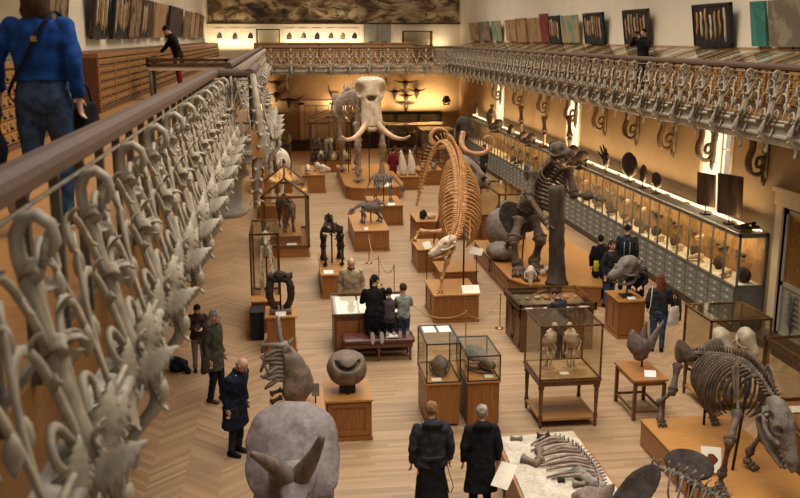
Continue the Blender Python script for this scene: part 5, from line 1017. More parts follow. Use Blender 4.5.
for k in range(13):
    p, T = samp(SPb, .12+.055*k); m = MB(); e = V((3.55+.06*sin(k*2.1), 12.62-.095*k+.05*sin(k*1.7), .625)); m.tube(spl([p, p.lerp(e, .35)+V((0, .07, .035)), p.lerp(e, .7)+V((0, .05, .02)), e], 10), [.026]*6+[.022, .02, .018, .015, .012], 6, (1.3, .8)); part('rib', m, ('bone_rose', 'bone_rose', 'fossil_stone_brown')[k % 3], ft)
for P, r, mt in (([(3.28, 12.15, .65), (3.5, 11.95, .64)], .055, 'fossil_stone_brown'), ([(3.52, 12.02, .65), (3.62, 12.4, .65)], .05, 'fossil_stone_brown'), ([(3.7, 12.8, .64), (3.9, 12.78, .66)], .07, 'bone_dark'), ([(3.3, 12.88, .63), (3.48, 12.85, .63)], .03, 'bone_grey'), ([(3.78, 11.28, .64), (3.98, 11.3, .64)], .035, 'fossil_stone_brown'), ([(3.62, 11.45, .63), (3.72, 11.45, .63)], .03, 'bone_dark'), ([(3.9, 11.65, .66), (4.05, 11.1, .68)], .05, 'bone_grey'), ([(3.98, 11.7, .66), (4.15, 11.05, .68)], .045, 'fossil_stone')):
    m = MB(); m.bone(P[0], P[1], r, 9); part('limb_bone', m, mt, ft, True, 0, None, (.012, 12))
m = MB(); m.loft([((3.68, 10.98, .66), (.03, .05, 0), (0, 0, .04)), ((3.8, 10.85, .7), (.08, .14, 0), (0, 0, .1)), ((4.0, 10.82, .7), (.05, .16, 0), (0, 0, .11)), ((4.2, 10.95, .68), (.05, .12, 0), (0, 0, .09)), ((4.28, 11.05, .66), (.03, .05, 0), (0, 0, .05))], 18, 2, 4); part('skull', m, 'fossil_stone_brown', ft, True, 0, [((3.85, 10.75, .78), .07, (0, .3, -1))], (.04, 7))
stand_card('white label board on a rod at the left of the fossil bed', (2.88, 11.5, 0), (2.88, 11.5, .72), .26, .38, radians(40), -.75)
# --- right: case with two skulls on a table
t = thing('table_case', 'bronze-framed glass table case with two pale skulls, behind the stout skeleton', 'display case', (7.9, 15.4, 0)); x0, x1, y0, y1 = 7.35, 8.48, 14.82, 15.9
m = MB(); m.box((x0, y0, .66), (x1, y1, .79)); m.box((x0-.02, y0-.02, .785), (x1+.02, y1+.02, .81)); part('apron', m, 'oak_dark', t, False); glass_box(t, x0+.01, x1-.01, y0+.01, y1-.01, .81, 1.75, .018)
for x in (x0+.06, x1-.06):
    for y in (y0+.06, y1-.06): m = MB(); m.lathe([(.022, 0), (.03, .08), (.04, .2), (.028, .24), (.04, .6), (.05, .66)], (x, y, 0), 12); part('leg', m, 'oak_dark', t)
m = MB(); m.box((x0+.03, y0+.03, .81), (x1-.03, y1-.03, .82)); part('tray', m, 'slab_buff', t, False); m = MB(); m.box((x0+.05, y0+.05, .15), (x1-.05, y1-.05, .19)); part('lower_shelf', m, 'oak_light', t, False)
small_skull('pale skull in the right table case, left one', (7.72, 15.5, 1.12), radians(-60), .56, 'bone_white', None, H=.75, W=.6, pitch=-.5); small_skull('pale skull in the right table case, right one', (8.2, 15.45, 1.14), radians(-60), .56, 'bone_white', None, H=.7, W=.55, pitch=-.6)
for k in range(2): card('white label in the right table case, %s one' % ('left', 'right')[k], (7.75+.42*k, 14.98, .83), .16, .1, .2)
# --- little table with the horned skull
t = thing('small_table', 'small oak table with four legs and low stretchers carrying a white label', 'table', (6.25, 15.1, 0)); x0, x1, y0, y1 = 5.93, 6.56, 14.65, 15.65
m = MB(); m.box((x0, y0, .72), (x1, y1, .76)); m.box((x0+.04, y0+.04, .64), (x1-.04, y1-.04, .72)); part('table_top', m, 'oak_h', t, False)
for x in (x0+.05, x1-.05):
    for y in (y0+.05, y1-.05): m = MB(); m.box((x-.028, y-.028, 0), (x+.028, y+.028, .68)); part('leg', m, 'oak_dark', t, False)
for x in (x0+.05, x1-.05): m = MB(); m.box((x-.015, y0+.05, .14), (x+.015, y1-.05, .18)); part('stretcher', m, 'oak_dark', t, False)
for y in (y0+.05, y1-.05): m = MB(); m.box((x0+.05, y-.015, .14), (x1-.05, y+.015, .18)); part('stretcher', m, 'oak_dark', t, False)
card('white tilted label on the small oak table under the horned brown skull', (6.3, 14.85, .8), .2, .16, .5, -.3)
t = thing('nose_horn_skull', 'brown skull with tall pointed horns on the small oak table', 'skull', (6.4, 15.35, .76)); m = MB(); m.loft([((6.1, 15.35, 1.42), (0, .06, 0), (.03, 0, .05)), ((6.14, 15.33, 1.25), (0, .11, 0), (.1, 0, .12)), ((6.3, 15.32, 1.15), (0, .13, 0), (.08, 0, .18)), ((6.45, 15.34, 1.1), (0, .12, 0), (.06, 0, .14)), ((6.55, 15.36, 1.2), (0, .06, 0), (.05, 0, .08))], 18, 2.1, 5); m.ell((6.3, 15.33, .98), (.15, .1, .1), 14, 10)
sk_ = part('skull', m, 'horn_brown', t, True, .014, None, (.015, 10)); 
for P, r in (([(6.32, 15.32, 1.2), (6.33, 15.31, 1.4), (6.36, 15.3, 1.62)], .12), ([(6.47, 15.35, 1.15), (6.58, 15.36, 1.38), (6.72, 15.38, 1.6)], .1)): m = MB(); m.tube(spl(P, 10), [r*(1-.9*i/10) for i in range(11)], 12, (1, .7)); part('horn', m, 'horn_brown', t)
m = MB(); m.tube([(6.34, 15.34, .76), (6.34, 15.34, .95)], .02, 8); part('support_rod', m, 'metal_black', t)
# --- plinth with the spiky skull by the woman with long hair
plinth('oak plinth under the spiky grey skull, by the long-haired woman', 7.28, 7.9, 19.1, 20.0, .88, npan=(2, 2))
t = thing('spiky_skull', 'pale spiky fossil skull on the oak plinth by the long-haired woman', 'skull', (7.6, 19.5, .88)); skull(t, facing((7.85, 19.6, 1.5), radians(200), .05), .8, .42, .5, 'bone_grey', 'ceph', True, 1); rr = random.Random(6)
for k in range(11): a = rr.uniform(-.8, 3.9); m = MB(); c = V((7.6+rr.uniform(-.2, .2), 19.5, 1.5)); m.tube([c, c+V((.2*cos(a), rr.uniform(-.15, .1), .18*sin(a))), c+V((.34*cos(a), rr.uniform(-.2, .1), .28*sin(a)))], [.06, .045, .01], 7); part('spike', m, 'bone_grey', t)
m = MB(); m.tube([(7.6, 19.5, .88), (7.6, 19.5, 1.45)], .02, 8); m.box((7.45, 19.35, .88), (7.75, 19.65, .91)); part('stand', m, 'metal_black', t, False); card('white label in front of the spiky skull', (7.6, 19.2, .91), .18, .1, .4)
# --- big stout skeleton on the low platform at right
t = thing('skeleton_platform', 'low oak platform under the big dark four-legged skeleton at right', 'platform', (6.5, 12, 0)); m = MB(); m.box((5.72, 9.3, 0), (7.2, 13.72, .42)); part('body', m, 'oak_h', t, False); m = MB(); m.box((5.7, 9.28, .42), (7.22, 13.74, .45)); part('top_board', m, 'oak_light', t, False)
for k in range(3): m = MB(); y = 9.5+1.4*k; m.box((5.708, y, .04), (5.72, y+1.36, .4)); part('side_panel', m, 'oak_h', t, False)
z = .45; SPh = [(6.48, 11.0, 1.82), (6.52, 11.25, 1.86), (6.58, 11.65, 1.93), (6.66, 12.2, 1.93), (6.70, 12.8, 1.82), (6.66, 13.4, 1.66), (6.6, 13.9, 1.5), (6.52, 14.15, 1.25), (6.48, 14.25, 1.05)]
t = skeleton('stout_skeleton', 'big dark brown four-legged skeleton with lowered long skull on the right platform', 'skeleton', (6.5, 12.3, .45), 'bone_brown', SPh, 40, (.05, .055, .06, .06, .06, .055, .045, .03, .015), (.06, .12, .13, .11, .09, .09, .06, .03, .01), 15, (.2, .66), (.26, .42, .46, .42, .34), (.6, .85, .95, .85, .6), .019,
    [([(6.2, 11.5, 1.5), (5.92, 11.15, 1.2), (5.88, 11.2, .72), (5.86, 11.2, .55)], .062, (-.1, -1, 0), .17), ([(6.85, 11.6, 1.45), (6.75, 11.75, 1.05), (6.62, 11.85, .7), (6.6, 11.85, .55)], .062, (.5, -.8, 0), .17), ([(6.3, 13.75, 1.4), (6.12, 13.5, 1.0), (5.98, 13.62, .78), (5.95, 13.5, .55)], .06, (-.1, -1, 0), .16), ([(6.95, 13.8, 1.4), (6.95, 13.2, .95), (6.85, 13.55, .7), (6.82, 13.45, .55)], .06, (0, -1, 0), .16)],
    ((6.62, 13.75, 1.5), (0, -1, .25), .42, .34), [((6.2, 11.5, 1.5), (6.35, 12.0, 1.98), .15, (-1, 0, 0)), ((6.85, 11.6, 1.45), (6.82, 12.0, 1.95), .15, (1, 0, 0))], None, None, [((6.35, 11.8, .45), (6.55, 11.9, 1.95)), ((6.65, 13.4, .45), (6.65, 13.4, 1.65))], feet=(3, .42), sweep=.3)
skull(t, facing((6.42, 11.12, 1.84), radians(-72), -.92), 1.0, .34, .42, 'bone_grey', 'long', True, 1, .011)
scb = stand_card('white board with a reddish picture leaning on the low right platform', (5.98, 11.75, .45), (5.98, 11.75, .66), .28, .36, radians(60), -.35)
m = MB(); M = Tr((5.98, 11.75, .66)) @ Rz(-.35) @ Matrix.Rotation(radians(60), 4, 'X'); m.loft([(tuple(M @ V((.0, -.09, .012))), tuple(M.to_3x3() @ V((.03, 0, 0))), tuple(M.to_3x3() @ V((0, .0, .002)))), (tuple(M @ V((.02, .0, .012))), tuple(M.to_3x3() @ V((.08, 0, 0))), tuple(M.to_3x3() @ V((0, 0, .002)))), (tuple(M @ V((.0, .08, .012))), tuple(M.to_3x3() @ V((.03, 0, 0))), tuple(M.to_3x3() @ V((0, 0, .002))))], 10, 2, 3); part('printed_picture', m, 'cloth_hair_red', scb)
# --- case cut by the right edge
t = thing('long_glass_case', 'bronze-framed glass case with panelled oak base at the right edge', 'display case', (8.3, 11.5, 0)); m = MB(); m.box((7.45, 9.4, .1), (9.2, 13.15, .86)); m.box((7.42, 9.4, .86), (9.22, 13.18, .9)); part('base_cabinet', m, 'oak_h', t, False); m = MB(); m.box((7.38, 9.4, 0), (9.25, 13.2, .1)); m.box((7.41, 9.4, .1), (9.22, 13.18, .16)); part('base_moulding', m, 'oak_dark', t, False); glass_box(t, 7.45, 9.2, 9.45, 13.15, .9, 2.0, .022)
for k in range(3): m = MB(); y = 9.5+1.22*k; m.box((7.435, y, .2), (7.45, y+1.16, .82)); part('panel', m, 'oak_v', t, False)
card('white label lying in the glass case at the right edge', (7.9, 12.75, .92), .4, .22, .05); boulder('small grey fossil in the glass case at the right edge', (8.2, 12.3, .9), (.2, .14, .12), 'bone_grey'); boulder('long grey fossil in the glass case at the right edge, nearer one', (8.0, 11.3, .9), (.2, .4, .1), 'fossil_stone')
# --- dark skeleton at the bottom edge, seen from above
SPd = [(4.2, 9.75, 1.64), (4.45, 9.55, 1.62), (4.75, 9.3, 1.5), (4.98, 9.0, 1.36), (5.1, 8.7, 1.2)]
t = skeleton('dark_skeleton', 'dark skeleton seen from above at the bottom edge, with two broad pelvis wings', 'skeleton', (4.4, 9.4, 0), 'bone_grey', SPd, 17, (.035, .045, .045, .04), (.07, .1, .09, .07), 9, (.18, .95), (.2, .36, .4), (.3, .5, .5), .016, [([(4.35, 9.2, 1.2), (4.3, 8.9, .8), (4.35, 9.15, .4), (4.35, 9.1, .12)], .05, (0, -1, 0), .15), ([(4.85, 9.5, 1.25), (4.9, 9.1, .8), (4.85, 9.4, .4), (4.85, 9.35, .12)], .05, (0, -1, 0), .15)], None, (), None, None, [((4.6, 9.45, 0), (4.6, 9.45, 1.5))])
for c, a, b, n_ in (((3.9, 9.4, 1.5), (.30, .2, .2), (-.16, .06, .06), 0), ((4.72, 9.8, 1.60), (.25, -.12, -.02), (.08, .2, .08), 1)):
    c, a, b = V(c), V(a), V(b); nn = a.cross(b).normalized(); m = MB(); m.loft([(c-nn*.05, a*.5, b*.5), (c-nn*.03, a*.95, b*.95), (c, a*1.05, b*1.05), (c+nn*.02, a*.95, b*.95), (c+nn*.0, a*.4, b*.4)], 24, 2, 3); part('pelvis_wing', m, 'bone_dark', t, True, 0, None, (.01, 8))
# --- rope barriers
ST = [(2.46, 24.4), (2.42, 26.95), (3.8, 18.95), (2.75, 23.3), (4.85, 20.2), (2.6, 20.6)]
def post_(x, y, lb, h=.85):
    t = thing('barrier_post', lb, 'barrier post', (x, y, 0), 0, 'barrier posts'); m = MB(); m.lathe([(.11, 0), (.11, .015), (.03, .03), (.012, .05), (.012, h-.06), (.02, h-.05), (.024, h-.02), (.01, h)], (x, y, 0), 12); part('post', m, 'brass', t)
for (x, y), lb in zip(ST, ('brass barrier post in front of the stout mid-hall plinth', 'brass barrier post nearest the panelled mid-hall plinth', 'brass barrier post between the two pedestal cases and the golden skeleton', 'short brass barrier post behind the desk case', 'brass barrier post by the flat table case', 'brass barrier post right behind the desk case')): post_(x, y, lb)
for a, b, lb in ((ST[0], ST[1], 'sagging rope between the barrier posts of the stout plinth'), (ST[0], ST[3], 'sagging rope from the stout plinth to behind the desk case'), (ST[2], ST[4], 'sagging rope right of the pedestal cases'), (ST[2], ST[5], 'sagging rope from the pedestal cases to the desk case')):
    m = MB(); p, q = V((a[0], a[1], .8)), V((b[0], b[1], .8)); m.tube([p.lerp(q, k/14)-V((0, 0, .32*4*(k/14)*(1-k/14))) for k in range(15)], .012, 6); o = part('barrier_rope', m, 'rope'); tag(o, lb, 'rope')
# ================================================================== PEOPLE
# local frame: the person faces -y, left hand at +x, feet at z = 0; J holds joints for a 1.75 m adult
def hand(mb, w, d, side, s, nrm=None, curl=.9):
    # palm from the wrist w along d; four unequal bent fingers and a thumb from the side of the palm
    w, d = V(w), V(d).normalized(); t = V((0, -1, 0)) if nrm is None else V(nrm); t = (t-d*t.dot(d)); t = t.normalized() if t.length > .05 else V((1, 0, 0)); n = d.cross(t)*side
    mb.loft([(w, t*.024*s, n*.018*s), (w+d*.03*s, t*.034*s, n*.016*s), (w+d*.07*s, t*.04*s, n*.014*s), (w+d*.095*s, t*.038*s, n*.012*s)], 10, 2.2, 2)
    for k, (o, L) in enumerate(((.031, .066), (.011, .076), (-.010, .07), (-.029, .055))):
        b = w+d*.088*s+t*o*s; a = curl*(.35+.08*k); q = [b]
        for j, f in enumerate((.45, .32, .25)): ang = a*(j+1)*.75; q.append(q[-1]+(d*cos(ang)-n*sin(ang))*L*f*s)
        mb.tube(q, [.0098*s, .0092*s, .0085*s, .0065*s], 7)
    b = w+d*.025*s+t*.03*s; mb.tube([b, b+(d*.6+t*.75-n*.15).normalized()*.035*s, b+(d*.85+t*.5-n*.3).normalized()*.068*s], [.013*s, .0115*s, .008*s], 7)
def person(label, loc, rz, H=1.75, lean=0, twist=0, head=(0, 0), arms=None, legs=None, hair=('hair_dark', 'short'), top=('black', .66), bottom='denim', shoes='black', topcol=None, seat=None, build=1.0, sleeves=True, extras=None, group=None, bald=False, hood=False, skirt=None, hipx=0, child=False, hemflare=1.0):
    t = thing('person', label, 'person', loc, rz, group, world=False); s = H/1.75; hs = 1.18 if child else 1.0
    hip = V((0, 0, .92)) if seat is None else V(seat); hip = hip+V((hipx, 0, 0))
    Rl = Matrix.Rotation(lean, 3, 'X') @ Matrix.Rotation(twist, 3, 'Z')
    def up(x, y, z): return hip+Rl @ V((x, y, z))          # torso frame above the hips
    b = build; sh = .185*b
    neck = up(0, .01, .56); hd = Matrix.Rotation(head[0], 3, 'Z') @ Matrix.Rotation(head[1], 3, 'X'); hc = neck+Rl @ (hd @ V((0, -.025, .145*hs)))
    def Hd(x, y, z): return hc+Rl @ (hd @ V((x, y, z)))*hs
    A = {}
    for i, sd in enumerate((-1, 1)):
        S_ = up(sd*sh, .01, .48)
        if arms and arms[i]: el, wr = up(*arms[i][0]), up(*arms[i][1])
        else: el, wr = up(sd*(sh+.05), .05, .2), up(sd*(sh+.05), -.04, -.05)
        A[sd] = (S_, el, wr)
    Lg = {}
    for i, sd in enumerate((-1, 1)):
        h_ = hip+V((sd*.09*b, 0, -.03))
        if legs and legs[i]: kn, an, fd = V(legs[i][0]), V(legs[i][1]), V(legs[i][2])
        else: kn, an, fd = V((sd*.1, -.02, .49)), V((sd*.105, .03, .085)), V((0, -1, 0))
        Lg[sd] = (h_, kn, an, fd)
    fwd = Rl @ V((0, -1, 0)); X = Rl @ V((1, 0, 0)); Y = Rl @ V((0, 1, 0))
    # body: one continuous remeshed surface
    m = MB()
    m.loft([(hip+V((0, 0, -.1)), V((.12*b, 0, 0)), V((0, .09, 0))), (hip, V((.165*b, 0, 0)), V((0, .115, 0))), (up(0, 0, .15), X*.135*b, Y*.098), (up(0, 0, .33), X*.16*b, Y*.115), (up(0, .005, .46), X*.17*b, Y*.095), (up(0, .01, .53), X*.08, Y*.065)], 16, 2.2, 3)
    m.tube([up(0, .01, .5), neck, hc], [.06, .055, .05], 10)
    hR = (Rl @ hd).to_4x4(); hh = MB(); hh.ell((0, .012, .02), (.077, .096, .1), 20, 14); hh.loft([((0, -.02, -.11), (.028, 0, 0), (0, .03, 0)), ((0, -.02, -.085), (.05, 0, 0), (0, .055, 0)), ((0, -.01, -.03), (.068, 0, 0), (0, .078, 0)), ((0, 0, .03), (.07, 0, 0), (0, .08, 0))], 14, 2.2, 3)
    hh.tube([(0, -.088, .012), (0, -.112, -.028), (0, -.09, -.035)], [.01, .015, .009], 7)
    for sd in (-1, 1): hh.ell((sd*.078, .012, -.012), (.012, .022, .033), 8, 6)
    hh.v = [hc+hR.to_3x3() @ (p*hs) for p in hh.v]; m.join(hh)
    for sd in (-1, 1):
        S_, el, wr = A[sd]; m.tube([S_-X*sd*.03-V((0, 0, .01)), S_.lerp(el, .5), el, el.lerp(wr, .35), wr], [.04, .042, .037, .036, .025], 10)
        hand(m, wr, (wr-el).normalized(), sd, 1.0 if not child else .9, fwd)
        h_, kn, an, fd = Lg[sd]; m.tube([h_, h_.lerp(kn, .5), kn, kn.lerp(an, .35), an], [.09*b, .075*b, .053, .052, .035], 10)
    m.xf(Matrix.Scale(s, 4)); body = part('body', m, 'skin', t, True, .0085, None, None, 2)
    # face
    e = MB(); 
    for sd in (-1, 1): e.ell(Hd(sd*.031, -.08, .012), .011, 8, 6)
    e.xf(Matrix.Scale(s, 4)); part('eyes', e, 'socket', body); e = MB(); e.tube([Hd(-.022, -.079, -.062), Hd(0, -.086, -.06), Hd(.022, -.079, -.062)], [.003, .006, .003], 6); e.xf(Matrix.Scale(s, 4)); part('mouth', e, 'cloth_hair_red', body)
    # hair
    m = MB(); kind = hair[1]
    if kind != 'bald':
        m.ell(Hd(0, .022, .035), (.086*hs, .1*hs, .098*hs), 22, 16, hR)
        if kind in ('bob', 'long'):
            Lh = .16 if kind == 'bob' else .36
            m.loft([(Hd(0, .05, .03), Rl @ hd @ V((.085, 0, 0)), Rl @ hd @ V((0, .075, 0))), (Hd(0, .06, -.07), X*.095, Y*.075), (Hd(0, .07, -Lh), X*.10, Y*.055), (Hd(0, .07, -Lh-.05), X*.06, Y*.03)], 14, 2.2, 3)
        if kind == 'tied': m.ell(Hd(0, .13, -.0), (.045, .06, .05), 12, 8); m.tube([Hd(0, .12, 0), Hd(0, .15, -.08), Hd(0, .14, -.18)], [.04, .035, .012], 8)
        m.v = [p if (p-hc).dot(Rl @ hd @ V((0, -1, -.35))) < .055*hs else p-(Rl @ hd @ V((0, -1, -.35))).normalized()*((p-hc).dot((Rl @ hd @ V((0, -1, -.35)))))*.95+(Rl @ hd @ V((0, -.055, 0))) for p in m.v]
    else: m.loft([(Hd(0, .06, -.05), Rl @ hd @ V((.07, 0, 0)), Rl @ hd @ V((0, .045, 0))), (Hd(0, .05, -.01), Rl @ hd @ V((.084, 0, 0)), Rl @ hd @ V((0, .06, 0))), (Hd(0, .045, .02), Rl @ hd @ V((.08, 0, 0)), Rl @ hd @ V((0, .06, 0)))], 14, 2, 2)
    m.xf(Matrix.Scale(s, 4)); part('hair', m, 'cloth_'+hair[0], body, True, 0, None, (.012*s, 26))
    # upper garment: torso and sleeves as one surface down to the hem
    col, hem = top; m = MB(); g = .022; zh = hem-.92; n0 = up(0, 0, 0)
    low = []
    if zh < -.02:
        fl = hemflare; k1 = (Lg[-1][1]+Lg[1][1])*.5-hip; dn = (k1.normalized() if seat is not None else V((0, 0, -1)))
        low = [(hip+dn*(-zh), V((.185*b*fl+.02, 0, 0)), Y*(.135*fl+.01)), (hip+dn*(-zh*.5), V((.18*b+.02, 0, 0)), Y*(.13+.01))]
    m.loft(low+[(hip+Rl @ V((0, 0, max(.02, zh))), X*((.165 if zh < .05 else .155)*b+g), Y*(.115+g)), (up(0, 0, max(.15, zh+.06)), X*(.142*b+g*1.3), Y*(.105+g)), (up(0, 0, .33), X*(.165*b+g), Y*(.118+g)), (up(0, .005, .46), X*(.172*b+g*.7), Y*(.098+g)), (up(0, .012, .535), X*.085, Y*.075), (up(0, .012, .57), X*.065, Y*.065)], 20, 2.3, 4)
    for sd in (-1, 1):
        S_, el, wr = A[sd]; w2 = wr.lerp(el, .04); m.tube([S_-X*sd*.02, S_.lerp(el, .5), el, el.lerp(w2, .5), w2], [.066, .066, .06, .053, .045], 12); m.ell(S_-X*sd*.015-V((0, 0, .012)), .07, 12, 8)
    if hood: m.loft([(up(0, .07, .5), X*.15, Y*.06), (up(0, .1, .55), X*.15, Y*.085), (up(0, .09, .6), X*.11, Y*.07)], 16, 2.2, 3)
    m.xf(Matrix.Scale(s, 4)); gm = part('jacket' if hem < .8 else 'jumper', m, 'cloth_'+col, body, True, .012, None, (.014*s, 11), 3)
    m = MB(); m.loft([(up(0, .012, .525), X*.088, Y*.08), (up(0, .01, .55), X*.082, Y*.076), (up(0, .005, .585), X*.07, Y*.068)], 16, 2.2, 2); m.xf(Matrix.Scale(s, 4)); part('collar', m, 'cloth_'+(topcol or col), gm)
    # lower garment
    m = MB()
    if skirt: m.loft([(V((hip.x, hip.y+.02, skirt)), V((.25, 0, 0)), V((0, .21, 0))), (V((hip.x, hip.y, (skirt+hip.z)/2)), V((.21, 0, 0)), V((0, .17, 0))), (hip+V((0, 0, .12)), V((.17, 0, 0)), V((0, .13, 0)))], 22, 2.1, 4); m.xf(Matrix.Scale(s, 4)); part('skirt', m, 'cloth_'+bottom, body, True, 0, None, (.03, 9))
    else:
        m.loft([(hip+V((0, 0, -.12)), V((.13*b, 0, 0)), V((0, .105, 0))), (hip+V((0, .01, -.02)), V((.175*b, 0, 0)), V((0, .128, 0))), (up(0, 0, .14 if hem > .92 else .08), X*.152*b, Y*.112)], 16, 2.3, 3)
        for sd in (-1, 1): h_, kn, an, fd = Lg[sd]; m.tube([h_, h_.lerp(kn, .5), kn, kn.lerp(an, .4), an+V((0, 0, .0))], [.1*b, .088*b, .072, .066, .056], 12)
        m.xf(Matrix.Scale(s, 4)); part('trousers', m, 'cloth_'+bottom, body, True, .012, None, (.01*s, 10), 2)
    for sd in (-1, 1):
        h_, kn, an, fd = Lg[sd]; fd = fd.normalized(); sdv = (an-kn).normalized(); ud = -(sdv-fd*sdv.dot(fd)).normalized(); lat = fd.cross(ud); h0 = an-ud*.04
        m = MB(); m.loft([(h0-fd*.075, lat*.026, ud*.03), (h0-fd*.045, lat*.038, ud*.048), (h0+fd*.04, lat*.04, ud*.045), (h0+fd*.11-ud*.012, lat*.048, ud*.03), (h0+fd*.165-ud*.016, lat*.038, ud*.022), (h0+fd*.185-ud*.018, lat*.015, ud*.012)], 14, 2.3, 3); m.tube([an, an+(kn-an).normalized()*.06], .05, 10); m.xf(Matrix.Scale(s, 4)); part('shoe', m, 'cloth_'+shoes, body)
        m = MB(); q = h0-ud*.045; m.loft([(q-fd*.08, lat*.02, ud*.008), (q-fd*.04, lat*.04, ud*.009), (q+fd*.1, lat*.05, ud*.009), (q+fd*.185, lat*.014, ud*.008)], 12, 2.5, 2); m.xf(Matrix.Scale(s, 4)); part('sole', m, 'cloth_sole' if shoes != 'black' else 'rubber', body)
    if extras: extras(t, body, up, s, A, X, Y)
    return t
def strap_extra(t, body, up, s, A, X, Y):
    m = MB(); P = [up(-.13, -.1, .53), up(-.12, .02, .565), up(-.1, .13, .5), up(-.02, .16, .36), up(.09, .155, .18), up(.18, .13, .03), up(.21, .02, -.03)]
    m.tube(spl([p*s for p in P], 24), .018*s, 6, (.35, 1)); part('bag_strap', m, 'cloth_black', body); m = MB(); m.box((-.02, -.012, -.02), (.02, .012, .02), Tr(up(-.03, .165, .38)*s)); part('strap_buckle', m, 'brass', body, False)
def bag(name, label, p, r, mat, cat='bag', strap=None, rz=0):
    t = thing(name, label, cat, p, rz, None, world=False); m = MB(); m.loft([((0, 0, -r[2]), (r[0]*.9, 0, 0), (0, r[1], 0)), ((0, 0, -r[2]*.5), (r[0], 0, 0), (0, r[1]*1.1, 0)), ((0, 0, r[2]*.4), (r[0]*.95, 0, 0), (0, r[1]*.9, 0)), ((0, 0, r[2]), (r[0]*.8, 0, 0), (0, r[1]*.35, 0))], 16, 3, 4); part('bag_body', m, mat, t, True, 0, None, (.015, 9))
    m = MB(); h = strap or .3; m.tube(spl([(-r[0]*.6, 0, r[2]*.9), (-r[0]*.35, 0, r[2]+h), (r[0]*.35, 0, r[2]+h), (r[0]*.6, 0, r[2]*.9)], 12), .01, 6); part('strap', m, 'cloth_black', t); return t
FA = pi      # facing away from the camera (+y)
# woman in blue on the left gallery, walking away
person('woman in a blue jumper and jeans walking away on the left gallery', (-1.75, 7.2, GF), FA-.15, 1.86, .03, 0, (.1, 0), [((-.25, .06, .22), (-.24, -.02, -.02)), ((.3, .02, .24), (.33, -.06, .02))], [((-.1, -.06, .5), (-.1, .02, .085), (0, -1, 0)), ((.1, .02, .5), (.1, .32, .24), (0, -.55, -.8))], ('hair_brown', 'bob'), ('blue', 1.02), 'denim', 'brown', extras=strap_extra, build=1.06)
t = thing('padded_coat', 'black padded coat hanging over the left arm of the woman in blue', 'coat', (-2.18, 7.2, GF+.85)); m = MB(); m.loft([((-2.13, 7.12, GF+1.17), (.09, 0, 0), (0, .13, 0)), ((-2.2, 7.12, GF+1.12), (.14, 0, 0), (0, .17, 0)), ((-2.22, 7.12, GF+.85), (.17, 0, 0), (0, .15, 0)), ((-2.2, 7.12, GF+.6), (.17, 0, 0), (0, .13, 0)), ((-2.16, 7.12, GF+.42), (.12, 0, 0), (0, .09, 0))], 22, 2.4, 6); part('coat_body', m, 'cloth_black', t, True, 0, None, (.04, 7))
for k in range(4): m = MB(); z = GF+.55+.14*k; m.loft([((-2.21, 6.98-.01*k, z), (.15, 0, 0), (0, .02, 0)), ((-2.21, 6.97-.01*k, z+.06), (.165, 0, 0), (0, .035, 0)), ((-2.21, 6.98-.01*k, z+.12), (.15, 0, 0), (0, .02, 0))], 14, 2.2, 3); part('quilted_band', m, 'cloth_black', t)
bag('shoulder_bag', 'black shoulder bag at the right hip of the woman in blue', (-1.5, 7.3, GF+.75), (.12, .08, .17), 'cloth_black', strap=.12, rz=.2)
# man in black leaning over the left gallery cabinets
person('man in black jacket leaning over the cabinets, far along the left gallery', (-2.75, 26, GF), radians(-80)+0, 1.76, .32, 0, (0, .35), [((-.22, -.2, .3), (-.15, -.4, .2)), None], None, ('hair_dark', 'short'), ('black', .62), 'red', 'black')
# man on the right gallery with camera
person('man in black coat raising a camera on the right gallery', (9.72, 24.75, GF), radians(-62), 1.62, 0, 0, (0, .05), [((-.3, -.18, .36), (-.1, -.26, .62)), ((.28, -.16, .32), (.07, -.26, .58))], None, ('hair_dark', 'short'), ('black', .6), 'charcoal', 'black')
m = MB(); m.box((-.07, -.03, -.045), (.07, .03, .045)); m.lathe([(.04, 0), (.04, .07), (.034, .08), (.001, .08)], (0, -.03, 0), 12, Matrix.Rotation(pi/2, 4, 'X')); c = part('camera_body', m, 'metal_black', None, True); c.location = (9.5, 24.62, GF+1.52); c.rotation_euler = (0, 0, radians(-62)); tag(c, 'small black camera held up by the man on the right gallery', 'camera')
# the left aisle: boy, woman in a grey coat, bald man
person('boy in dark jacket looking down at a phone, left aisle', (-1.82, 18.2, 0), radians(8), 1.45, .05, 0, (0, .5), [((-.25, -.02, .22), (-.06, -.24, .24)), ((.25, -.02, .22), (.07, -.24, .24))], None, ('hair_dark', 'short'), ('brown', .84), 'trouser_grey', 'black', child=False)
m = MB(); m.box((-.04, -.004, -.07), (.04, .004, .07)); c = part('mobile_phone', m, 'metal_black', None, False); c.location = (-1.79, 17.955, 1.0); c.rotation_euler = (radians(-45), 0, radians(8)); tag(c, 'small dark phone held by the boy in the left aisle', 'phone')
person('grey-haired person in olive coat standing sideways in the left aisle', (-1.38, 16.5, 0), radians(62), 1.78, .04, 0, (.25, .12), None, [((-.09, -.02, .49), (-.1, .06, .085), (0, -1, 0)), ((.1, -.06, .49), (.1, -.08, .085), (0, -1, 0))], ('hair_grey', 'bob'), ('olive', .64), 'black', 'brown', hood=True)
bag('shoulder_bag', 'dark brown bag at the side of the grey-haired person in olive', (-1.5, 16.28, .82), (.16, .06, .15), 'cloth_brown', strap=.3, rz=radians(62))
person('bald man in black coat bending his head, left aisle nearest the camera', (-.9, 14.2, 0), radians(58), 1.72, .14, 0, (.0, .55), [((-.26, .05, .2), (-.25, -.03, -.04)), ((.27, .03, .2), (.25, -.06, -.04))], None, ('hair_grey', 'bald'), ('navy', .52), 'charcoal', 'black', build=1.4, hemflare=1.1)
